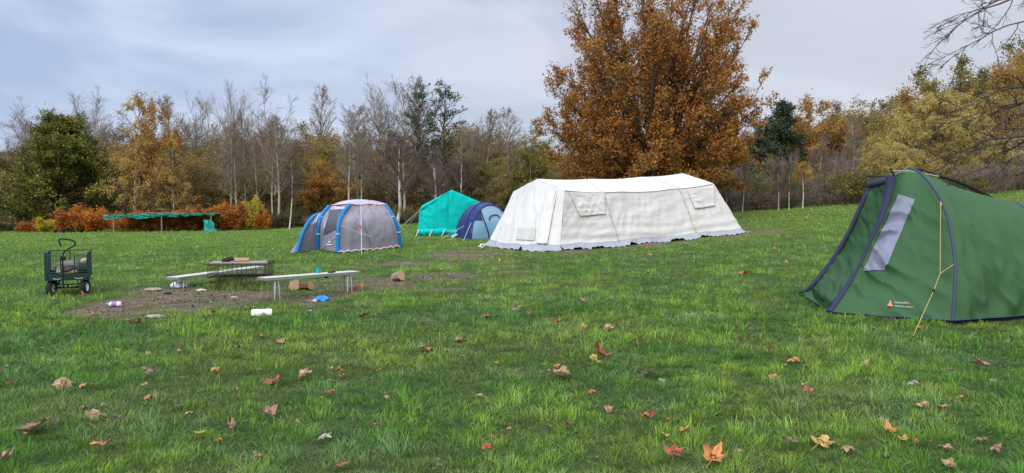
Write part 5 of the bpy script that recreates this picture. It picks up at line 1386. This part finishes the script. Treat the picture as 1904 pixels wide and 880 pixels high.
# ------------------------------------------------------------------ garden cart
def cart():
    p = G(127, 551); y0 = p.y; root = empty('garden_cart', p, .50); tag(root, 'dark green mesh garden cart with black pull handle parked on the left', 'cart')
    W, D, z0, z1 = .68, .95, .30, .81; g = M['cartgreen']
    m = MB(); m.box((0, D/2, z0), (W, D, .02)); 
    for s in (-1, 1): m.box((s*W/2, D/2, z0+.05), (.02, D+.02, .12))
    m.box((0, 0, z0+.05), (W+.02, .02, .12)); m.box((0, D, z0+.05), (W+.02, .02, .12)); m.build('tray', g, root, bevel=.004)
    for x in (-W/2, W/2):
        for y in (0, D): MB().box((x, y, (z0+z1)/2), (.045, .045, z1-z0)).build('corner_post', g, root, bevel=.004)
    # front and rear frames, side frames with wire mesh
    def frame(a, b, za, zb, nm, lat=9, up=6, r=.011):
        a = Vector(a); b = Vector(b); m = MB()
        m.tube([(a.x, a.y, za), (a.x, a.y, zb), (b.x, b.y, zb), (b.x, b.y, za), (a.x, a.y, za)], r, 6); fo = m.build(nm, g, root)
        m = MB()
        for k in range(1, lat): q = a.lerp(b, k/lat); m.tube([(q.x, q.y, za), (q.x, q.y, zb)], .0022, 3)
        for k in range(1, up): z = za+(zb-za)*k/up; m.tube([(a.x, a.y, z), (b.x, b.y, z)], .0022, 3)
        m.build('wire_mesh', g, fo)
    frame((-W/2, 0, 0), (-W/2, D, 0), z0+.12, z1-.01, 'side_panel', 14); frame((W/2, 0, 0), (W/2, D, 0), z0+.12, z1-.01, 'side_panel', 14)
    frame((-W/2, D, 0), (W/2, D, 0), z0+.12, z1-.01, 'rear_panel', 12)
    frame((-W/2+.04, -.015, 0), (-W/2+.23, -.015, 0), z0+.14, z1-.06, 'front_panel', 5); frame((W/2-.23, -.015, 0), (W/2-.03, -.015, 0), z0+.14, z1-.06, 'front_panel', 5)
    MB().tube([(0, D, z0+.1), (0, D, z1)], .012, 6).build('rear_upright', g, root)
    for x in (-.17, .17):
        MB().tube([(x-.06, -.03, z0+.035), (x-.03, -.045, z0+.02), (x+.04, -.045, z0+.02), (x+.065, -.03, z0+.03)], .008, 6).build('latch', M['metal'], root)
    # wheels
    for y in (.12, D-.12):
        for s in (-1, 1):
            cx = s*.27; st = .35 if y < .5 else 0; ax = Vector((math.cos(st), math.sin(st)*-1, 0)); c = Vector((cx, y, .145))
            wroot = MB(c).lathe([(.075, -.042), (.115, -.05), (.14, -.03), (.147, 0), (.14, .03), (.115, .05), (.075, .042)], c, ax, 28).build('wheel', M['rubber'], root, True); wroot.location = c
            MB(c).lathe([(.0, -.03), (.03, -.035), (.04, -.02), (.075, -.035), (.078, 0), (.075, .035), (.04, .02), (.03, .035), (0, .03)], c, ax, 20).build('rim', M['white'], wroot, True)
        m = MB(); m.tube([(-.24, y, .145), (.24, y, .145)], .011, 6); m.tube([(-.2, y, .145), (-.14, y, z0-.01)], .01, 5); m.tube([(.2, y, .145), (.14, y, z0-.01)], .01, 5); m.build('axle', M['black'], root)
    # steering and handle
    m = MB(); m.tube([(-.17, .1, .17), (0, -.05, .16), (.17, .1, .17)], .01, 5); m.tube([(0, -.06, .16), (0, -.06, .22)], .02, 6); m.build('steering_bar', M['black'], root)
    pts = catmull([Vector(q) for q in ((-.07, -.08, .17), (-.075, -.09, .5), (-.06, -.09, .78), (.02, -.10, .87), (.12, -.12, .94), (.125, -.13, 1.0), (.05, -.13, 1.04), (-.09, -.12, 1.06), (-.12, -.12, 1.02), (-.09, -.11, .92))], 50)
    MB().tube(pts, .014, 8).build('handle', M['black'], root, True)
    MB().box((-.065, -.10, .70), (.085, .06, .08)).build('handle_block', M['black'], root, bevel=.01)
    # load: separate things
    def cw(v): return root.location+Vector((v[0]*math.cos(.5)-v[1]*math.sin(.5), v[0]*math.sin(.5)+v[1]*math.cos(.5), v[2]))
    def lump(name, c, s, mat, label, seed, cat):
        c = cw(c); n, k = 14, 22; gg = np.zeros((n, k+1, 3))
        for i in range(n):
            f = PI*i/(n-1)
            for j in range(k+1):
                a = 2*PI*(j % k)/k; v = np.array([math.sin(f)*math.cos(a), math.sin(f)*math.sin(a), math.cos(f)])
                q = .75+.5*float(fbm(v[0]*2+5, v[1]*2+5, v[2]*2+5, seed=seed)); gg[i, j] = np.array(c)+v*np.array(s)*q
        o = MB(c).grid(gg).build(name, mat, None, True); tag(o, label, cat)
    lump('canvas_bag', (-.02, .22, .52), (.20, .2, .12), M['bagcloth'], 'grey brown cloth bag heaped in the middle of the cart', 2, 'bag')
    lump('folded_jacket', (.17, .25, .47), (.16, .18, .13), plain('dark_cloth', (.035, .05, .055), .9, .3, 8, .3, 30), 'dark green grey cloth in the right half of the cart', 3, 'cloth')
    log('log', cw((-.13, .03, .50)), (.15, .2, 1), .16, .045, 'pale cut log standing upright in the cart', plain('pale_log', (.42, .35, .28), .85, .2, 12), 'log', 11)
    log('log', cw((.02, .10, .435)), (.9, .45, .04), .26, .035, 'pale log lying across the front of the cart', M['logwood'], 'log', 12)
    lump('paper_sack', (.27, .45, .60), (.08, .1, .07), plain('tan_paper', (.42, .30, .22), .85, .2), 'tan paper sack at the right rear of the cart', 5, 'sack')
cart()

# ------------------------------------------------------------------ branches of the bare tree right of the frame
def near_tree():
    w = Wood(300); rs = w.rs; base = onground(13.0, 15.5)
    p = np.array([0, 0, 0.]); nodes = []
    for i in range(12):
        q = p+np.array([rs.gauss(-.02, .05), rs.gauss(0, .05), .85]); w.segs.append((*p, *q, .26-.018*i, .26-.018*(i+1), 0)); p = q; nodes.append(p)
    sp = [None, None, S(5, .10, -.01, 5, 30, .5, .006, start=.1, rr=.55, asd=12), S(3, .11, .0, 3, 30, .55, .0042, rr=.6, asd=12), S(3, .12, 0, rmin=.0032)]
    limbs = [(6.0, (1770, 62, 13.4), .05), (5.4, (1786, 25, 14.0), .045), (5.2, (1775, 104, 13.0), .035), (3.9, (1755, 205, 14.2), .035),
             (3.3, (1742, 245, 13.6), .05), (2.9, (1730, 300, 14.5), .05), (2.6, (1790, 285, 13.0), .03), (2.3, (1790, 345, 13.4), .03), (6.6, (1850, -30, 14), .05), (2.8, (1845, 262, 12.4), .035)]
    for h, e, r in limbs:
        i = min(int(h/.85), 11); a = nodes[i].copy(); a[2] = h; b = np.array(P(*e)-base); n = 12
        L = np.linalg.norm(b-a); off = np.zeros(3); pts = [a]
        for k in range(1, n+1):
            t_ = k/n; off = off*.85+np.array([rs.gauss(0, .035), rs.gauss(0, .05), rs.gauss(0, .035)])*L/4
            pts.append(a*(1-t_)+b*t_+np.array([0, 0, .10*L*math.sin(t_*PI)])+off*(1 if k < n else .8))
        for k in range(n):
            ra = max(.006, r*(1-.85*k/n)); rb = max(.005, r*(1-.85*(k+1)/n)); w.segs.append((*pts[k], *pts[k+1], ra, rb, 1))
            if k >= 4:
                for _ in range(1 + (k % 2)):
                    d = nrm(pts[k+1]-pts[k]); 
                    w.branch(pts[k]+(pts[k+1]-pts[k])*rs.random(), rot_off(d, math.radians(rs.uniform(25, 50)), rs), rs.uniform(.5, 1.25)*(1-.4*k/n), ra*.55, 2, sp)
        w.branch(pts[-1], nrm(pts[-1]-pts[-2]), .6, .007, 2, sp)
    # upper crown outside the picture
    up = [None, S(7, .1, .05, 7, 36, .5, .012), S(4, .12, .03, 5, 36, .55, .008), S(3, .12, .02, rmin=.005)]
    for k in range(12):
        w.branch(nodes[6+k % 6], rot_off(np.array([0, 0, 1.]), math.radians(30+rs.uniform(0, 40)), rs, az=rs.uniform(-1.3, 1.3)+PI*0), rs.uniform(2.5, 4), .06, 1, up)
    A = w.arr()
    make_tree('near', 300, A, 1, (.085, .068, .055), (.075, .058, .05), None, sides=(12, 6, 4, 3, 3))
    nm, tm, cm, *_ = PROTO['near']
    e = empty('bare_tree', base); tag(e, 'near bare tree reaching its twiggy branches in from the right edge', 'tree')
    for n_, m_ in (('trunk', tm), ('crown', cm)): o = bpy.data.objects.new(n_, m_); COL.objects.link(o); o.parent = e
near_tree()

# ------------------------------------------------------------------ fallen leaves
LEAFCOL = {'rust': (.36, .10, .04), 'orange': (.56, .22, .065), 'tan': (.40, .25, .13), 'pink': (.34, .175, .125), 'mauve': (.19, .10, .095), 'yellow': (.46, .29, .07), 'pale': (.40, .32, .25)}
def leaf_mesh(seed, col):
    r = random.Random(seed); n = 60; rings = 4; V = [(0, 0, 0)]; lobes = [(-2.35, .62), (-1.15, .9), (0, 1.1), (1.15, .9), (2.35, .62)]
    curl = r.uniform(-.35, .35); asx = r.uniform(.62, 1.0); fold = r.uniform(-.1, .4); lobes = [(c+r.uniform(-.2, .2), h*r.uniform(.55, 1.15)) for c, h in lobes]; tw = r.uniform(-.4, .4); C = [col]
    for q in range(1, rings+1):
        for j in range(n):
            a = -PI+2*PI*j/n
            rad = .58+max(h*math.exp(-((a-c)/.34)**2)*.42 for c, h in lobes)+.06*math.sin(a*17+seed)*(q == rings)
            if abs(abs(a)-PI) < .25: rad *= .45
            rr = rad*.5*q/rings; x = math.sin(a)*rr; y = math.cos(a)*rr
            z = curl*(rr**2)*2.0+fold*abs(x)*.8+tw*x*y*2+.04*math.sin(a*5+seed)*q/rings
            V.append((x*asx, y*(1.0-.3*(asx > .85)), z)); v = 1+.35*math.sin(a*2.5+seed)*q/rings-.25*(abs(math.sin(a*2.5)) < .15)-.3*(vn(x*9+seed, y*9, seed=seed) > .62); C.append(tuple(max(0, c*v) for c in col))
    T = [(0, 1+j, 1+(j+1) % n) for j in range(n)]; Q = [(1+(q-1)*n+j, 1+(q-1)*n+(j+1) % n, 1+q*n+(j+1) % n, 1+q*n+j) for q in range(1, rings) for j in range(n)]
    b = len(V); V += [(-.012, -.12, .0), (.012, -.12, .0), (.012, -.75, .12), (-.012, -.75, .12)]; C += [tuple(c*.7 for c in col)]*4; Q.append((b, b+1, b+2, b+3))
    Q = np.array(Q); me = np_mesh('leaf', V, [np.array(T), Q], np.array(C), smooth=True); me.materials.append(M_LEAF)
    return me
M_LEAF = attrmat('fallen_leaf', .55, .12, .4)
LM = {(c, s): leaf_mesh(s*13+i*5, LEAFCOL[c]) for i, c in enumerate(LEAFCOL) for s in range(6)}
rl = random.Random(99)
def put_leaf(px, py, wpx, col, label, group, tilt=None, h=None):
    p = G(px, py+2); s = wpx/F*p.y*1.28
    o = bpy.data.objects.new('fallen_leaf', LM[(col, rl.randrange(6))]); COL.objects.link(o)
    o.location = p+Vector((0, 0, (rl.uniform(.035, .06) if h is None else h))); o.scale = (s, s, s)
    o.rotation_euler = ((rl.choice([-.05, .05, .15, .22, .3, .5]) if tilt is None else tilt), rl.uniform(-.35, .35), rl.uniform(-.9, .9)+(PI if rl.random() < .4 else 0))
    if rl.random() < .4: o.rotation_euler[0] += 0
    if wpx > 50: o.rotation_euler[0] = .2
    tag(o, label, 'leaf', group)
GL = 'fallen leaves scattered over the grass'
BIG = [(65, 807, 60, 'pink', 'large pinkish leaf in the bottom left part of the lawn'), (118, 719, 42, 'tan', 'tan lobed leaf below the cart, left of an upright orange one'), (155, 722, 20, 'orange', 'small upright orange leaf just right of a tan lobed leaf'),
    (280, 702, 32, 'mauve', 'mauve leaf above the orange leaf in the left lawn'), (282, 743, 32, 'orange', 'orange curled leaf on the left lawn below a mauve leaf'), (6, 866, 56, 'pink', 'pink leaf cut by the bottom left corner'),
    (182, 778, 46, 'tan', 'long tan leaf half sunk in grass at lower left'), (190, 834, 38, 'orange', 'faint orange leaf near the lower left edge of the photo'), (510, 716, 44, 'rust', 'large rust red leaf left of centre in the foreground'),
    (567, 704, 32, 'tan', 'tan yellow leaf right of the large rust red leaf'), (528, 637, 30, 'tan', 'two toned tan leaf in front of the white tub'), (628, 699, 20, 'rust', 'small dark red leaf between tan yellow and yellow orange leaves'),
    (697, 699, 34, 'yellow', 'yellow orange leaf in the centre left foreground'), (613, 736, 24, 'rust', 'rust leaf standing below the small dark red leaf'), (502, 777, 36, 'pink', 'tan pink leaf below the large rust red leaf'),
    (677, 593, 22, 'rust', 'rust red leaf right in front of the benches'), (793, 652, 32, 'orange', 'upright orange tan leaf in the middle of the lawn'), (855, 636, 24, 'pink', 'pinkish orange leaf right of the upright orange tan leaf'),
    (823, 637, 20, 'mauve', 'dull mauve leaf beside the pinkish orange leaf'), (903, 590, 22, 'rust', 'rust pink leaf below the football'), (925, 680, 15, 'orange', 'small orange leaf standing in mid lawn'), (892, 744, 15, 'yellow', 'small yellow leaf in mid foreground'),
    (905, 846, 24, 'rust', 'rust leaf low in the middle foreground'), (635, 876, 20, 'rust', 'rust leaf cut by the bottom edge left of centre'), (1115, 663, 42, 'rust', 'large two lobed rust leaf right of centre'), (1104, 672, 20, 'yellow', 'yellow leaf tucked under the two lobed rust leaf'),
    (1040, 708, 50, 'tan', 'large tan yellow leaf in the centre foreground'), (1081, 564, 18, 'pink', 'upright pink leaf below the left end of the marquee'), (960, 576, 24, 'pink', 'left of two pink leaves below the marquee corner'), (985, 584, 24, 'rust', 'right of two leaves below the marquee corner, rusty'),
    (1037, 606, 18, 'rust', 'dark rust leaf above the large tan yellow leaf'), (1086, 613, 18, 'orange', 'rounded orange leaf right of the dark rust leaf'), (1131, 615, 24, 'tan', 'tan leaf above the two lobed rust leaf'), (1189, 635, 16, 'orange', 'narrow orange leaf standing right of centre'),
    (1209, 702, 36, 'pale', 'pale mauve tan leaf lying flat right of centre'), (1231, 715, 16, 'pale', 'small cream leaf below the pale flat leaf'), (1293, 704, 16, 'orange', 'small orange leaf in the right foreground'), (1205, 784, 38, 'rust', 'dark red leaf standing in the lower centre right'),
    (1273, 808, 24, 'orange', 'orange leaf below the dark red standing leaf'), (1243, 788, 10, 'rust', 'tiny rust leaf beside the dark red standing leaf'), (1253, 856, 38, 'rust', 'big upright rust leaf at the bottom right of centre'), (1326, 868, 58, 'orange', 'biggest curled orange brown leaf at the bottom edge'),
    (1341, 758, 20, 'mauve', 'brown mauve leaf in the right foreground'), (1476, 676, 26, 'orange', 'orange tan leaf left of the green tent guy line'), (1605, 685, 28, 'tan', 'tan leaf in front of the green tent'), (1822, 687, 36, 'pink', 'pale pink leaf below the right side of the green tent'),
    (1503, 736, 30, 'rust', 'rust red leaf in the lower right lawn'), (1655, 808, 36, 'orange', 'double orange leaf in the lower right'), (1466, 831, 38, 'mauve', 'mauve leaf at the left of a long yellow tan leaf'), (1525, 829, 54, 'yellow', 'long yellow tan leaf at lower right'),
    (1467, 860, 16, 'rust', 'small rust leaf below the mauve leaf'), (1646, 866, 26, 'mauve', 'mauve leaf near the bottom right edge'), (1764, 876, 30, 'tan', 'tan leaf cut by the bottom edge at right'), (1863, 802, 10, 'yellow', 'tiny yellow leaf near the right edge'),
    (1698, 720, 24, 'pale', 'pale half buried leaf in the right lawn'), (177, 585, 20, 'pink', 'pointed pinkish leaf between cart and mud'), (255, 606, 28, 'pink', 'flat pink leaf in front of the white bottle'), (158, 553, 20, 'rust', 'rust leaf beside the right cart wheel'),
    (396, 586, 14, 'rust', 'rust leaf at the front edge of the mud patch'), (582, 582, 24, 'pale', 'pale tan leaf below the blue plastic'), (444, 652, 24, 'mauve', 'mauve pink leaf in the left middle lawn'), (402, 692, 28, 'orange', 'faint orange leaf left of the large rust red leaf')]
for px, py, wd, c, lb in BIG: put_leaf(px, py, wd, c, lb, GL)
cn = {'rust': 'rust red', 'orange': 'orange', 'tan': 'tan', 'pink': 'pinkish', 'mauve': 'mauve brown', 'yellow': 'yellow', 'pale': 'pale'}
k = 0
while k < 190:
    py = 462+(rl.random()**1.8)*410; px = rl.uniform(-20, 1920)
    if 900 < px < 1400 and py < 480: continue
    if px > 1480 and 540 < py < 605: continue
    if 535 < px < 760 and py < 470: continue
    g_ = G(px, py); size_m = rl.uniform(.035, .10)
    c = rl.choice(['rust', 'orange', 'orange', 'tan', 'tan', 'pink', 'mauve', 'yellow', 'pale'])
    side = 'left' if px < 640 else 'middle' if px < 1280 else 'right'
    put_leaf(px, py, size_m*F/g_.y, c, 'small %s leaf lying in the %s part of the lawn' % (cn[c], side), 'small %s leaves in the %s of the lawn' % (cn[c], side), h=rl.uniform(.02, .045)); k += 1
def far_leaves():
    r = np.random.default_rng(31); n = 5200
    y = r.uniform(17, 60, n); u = r.uniform(-.85, .85, n); x = u*y
    d = fbm(x*.35, y*.5, seed=71, o=3); keep = r.uniform(0, 1, n) < (.10+.9*sstep(.1, .3, u)*sstep(24, 34, y)*sstep(.38, .6, d)); x = x[keep]; y = y[keep]; n = len(x)
    c = np.stack([x, y, gz(x, y)+.06], 1); a = r.normal(0, 1, (n, 3)); a[:, 2] *= .4; a /= np.linalg.norm(a, axis=1, keepdims=True); b = np.cross(a, np.array([0, 0, 1.])+r.normal(0, .4, (n, 3)))
    s = r.uniform(.05, .14, n)[:, None]; V = np.stack([c-a*s*.5, c+b*s*.4, c+a*s*.5, c-b*s*.4], 1).reshape(-1, 3); i = np.arange(n)*4
    pal = np.array([LEAFCOL[q] for q in ('rust', 'orange', 'tan', 'pink')]); col = pal[r.integers(0, 4, n)]
    tag(link('leaf_litter', np_mesh('leaf_litter', V, [np.stack([i, i+1, i+2, i+3], 1)], np.repeat(col, 4, 0)), M_LEAF), 'brown leaf litter drifted over the far slope of the field', 'leaf litter', kind='stuff')
far_leaves()
def mud_bits():
    r = np.random.default_rng(32); n = 9000
    x = r.uniform(-9.5, -.5, n); y = r.uniform(10, 18, n); m = mud(x, y); keep = r.uniform(0, 1, n) < m*.6; x = x[keep]; y = y[keep]; n = len(x)
    c = np.stack([x, y, gz(x, y)+.006], 1); a = r.normal(0, 1, (n, 3)); a[:, 2] *= .45; a /= np.linalg.norm(a, axis=1, keepdims=True); b = np.cross(a, np.array([0, 0, 1.])+r.normal(0, .5, (n, 3)))
    s = (r.uniform(.015, .06, n)**1.0)[:, None]; V = np.stack([c-a*s*.5, c+b*s*.4, c+a*s*.5, c-b*s*.4], 1).reshape(-1, 3); i = np.arange(n)*4
    pal = np.array([(.10, .07, .05), (.05, .035, .025), (.22, .17, .13), (.30, .24, .19), (.08, .10, .03), (.17, .09, .05)]); col = pal[r.integers(0, 6, n)]*r.uniform(.6, 1.3, n)[:, None]
    tag(link('mud_debris', np_mesh('mud_debris', V, [np.stack([i, i+1, i+2, i+3], 1)], np.repeat(col, 4, 0)), M_LEAF), 'bark chips, clods and scraps trodden into the mud patch', 'debris', kind='stuff')
mud_bits()

# ------------------------------------------------------------------ sky and light
w = bpy.data.worlds.new('World'); scene.world = w; w.use_nodes = True
nt = w.node_tree; N = nt.nodes; L = nt.links; N.clear()
out = N.new('ShaderNodeOutputWorld'); tc = N.new('ShaderNodeTexCoord')
SUN_EL, SUN_ROT = math.radians(38), math.radians(205)
sky = N.new('ShaderNodeTexSky'); sky.sky_type = 'NISHITA'; sky.sun_disc = False; sky.sun_elevation = SUN_EL; sky.sun_rotation = SUN_ROT
b1 = N.new('ShaderNodeBackground'); b1.inputs[1].default_value = .06; L.new(sky.outputs[0], b1.inputs[0])
mp = N.new('ShaderNodeMapping'); mp.inputs['Scale'].default_value = (1, 1, 2.6); mp.inputs['Rotation'].default_value = (0, .25, 0); L.new(tc.outputs['Generated'], mp.inputs[0])
n1 = N.new('ShaderNodeTexNoise'); n1.inputs['Scale'].default_value = 2.7; n1.inputs['Detail'].default_value = 6; n1.inputs['Roughness'].default_value = .5; n1.inputs['Distortion'].default_value = .5; L.new(mp.outputs[0], n1.inputs['Vector'])
sx = N.new('ShaderNodeSeparateXYZ'); L.new(tc.outputs['Generated'], sx.inputs[0])
def mr(s, a, b, lo=0., hi=1.):
    r = N.new('ShaderNodeMapRange'); r.interpolation_type = 'SMOOTHSTEP'
    for i_, v in ((1, a), (2, b), (3, lo), (4, hi)): r.inputs[i_].default_value = v
    L.new(s, r.inputs[0]); return r.outputs[0]
def mixc(f, a, b):
    x = N.new('ShaderNodeMix'); x.data_type = 'RGBA'
    for k_, s in ((0, f), (6, a), (7, b)):
        if isinstance(s, tuple): x.inputs[k_].default_value = (*s, 1)
        else: L.new(s, x.inputs[k_])
    return x.outputs[2]
right = mr(sx.outputs[0], -.55, .35)
dark = mixc(right, (.29, .365, .52), (.41, .435, .50)); light = mixc(right, (.43, .495, .63), (.47, .49, .555))
cl = mixc(mr(n1.outputs['Fac'], .40, .60), dark, light)
hor = mr(sx.outputs[2], .0, .20, 1, 0); cl = mixc(hor, cl, mixc(right, (.60, .66, .80), (.60, .64, .74))) if False else cl
b2 = N.new('ShaderNodeBackground'); L.new(cl, b2.inputs[0])
L.new(mr(sx.outputs[2], .28, .85, 1.0, 2.6), b2.inputs[1])
ms = N.new('ShaderNodeMixShader'); ms.inputs[0].default_value = .92; L.new(b1.outputs[0], ms.inputs[1]); L.new(b2.outputs[0], ms.inputs[2]); L.new(ms.outputs[0], out.inputs[0])
sd = bpy.data.lights.new('sun', 'SUN'); sd.energy = 1.5; sd.angle = math.radians(35); sd.color = (1, .96, .9)
so = bpy.data.objects.new('sun', sd); COL.objects.link(so)
dv = Vector((math.sin(SUN_ROT)*math.cos(SUN_EL), math.cos(SUN_ROT)*math.cos(SUN_EL), math.sin(SUN_EL)))
so.rotation_euler = dv.to_track_quat('Z', 'Y').to_euler()

cam = bpy.data.cameras.new('camera'); co = bpy.data.objects.new('camera', cam); COL.objects.link(co)
cam.sensor_width = 36; cam.lens = 36*F/1904; cam.clip_end = 2000; cam.clip_start = .05
co.location = (0, 0, CAMZ); co.rotation_euler = (PI/2-TH, 0, 0); scene.camera = co
scene.view_settings.view_transform = 'Standard'; scene.view_settings.look = 'None'; scene.view_settings.gamma = 1; scene.view_settings.exposure = .62
scene.render.engine = 'CYCLES'
scene.cycles.max_bounces = 5; scene.cycles.diffuse_bounces = 3; scene.cycles.transparent_max_bounces = 4
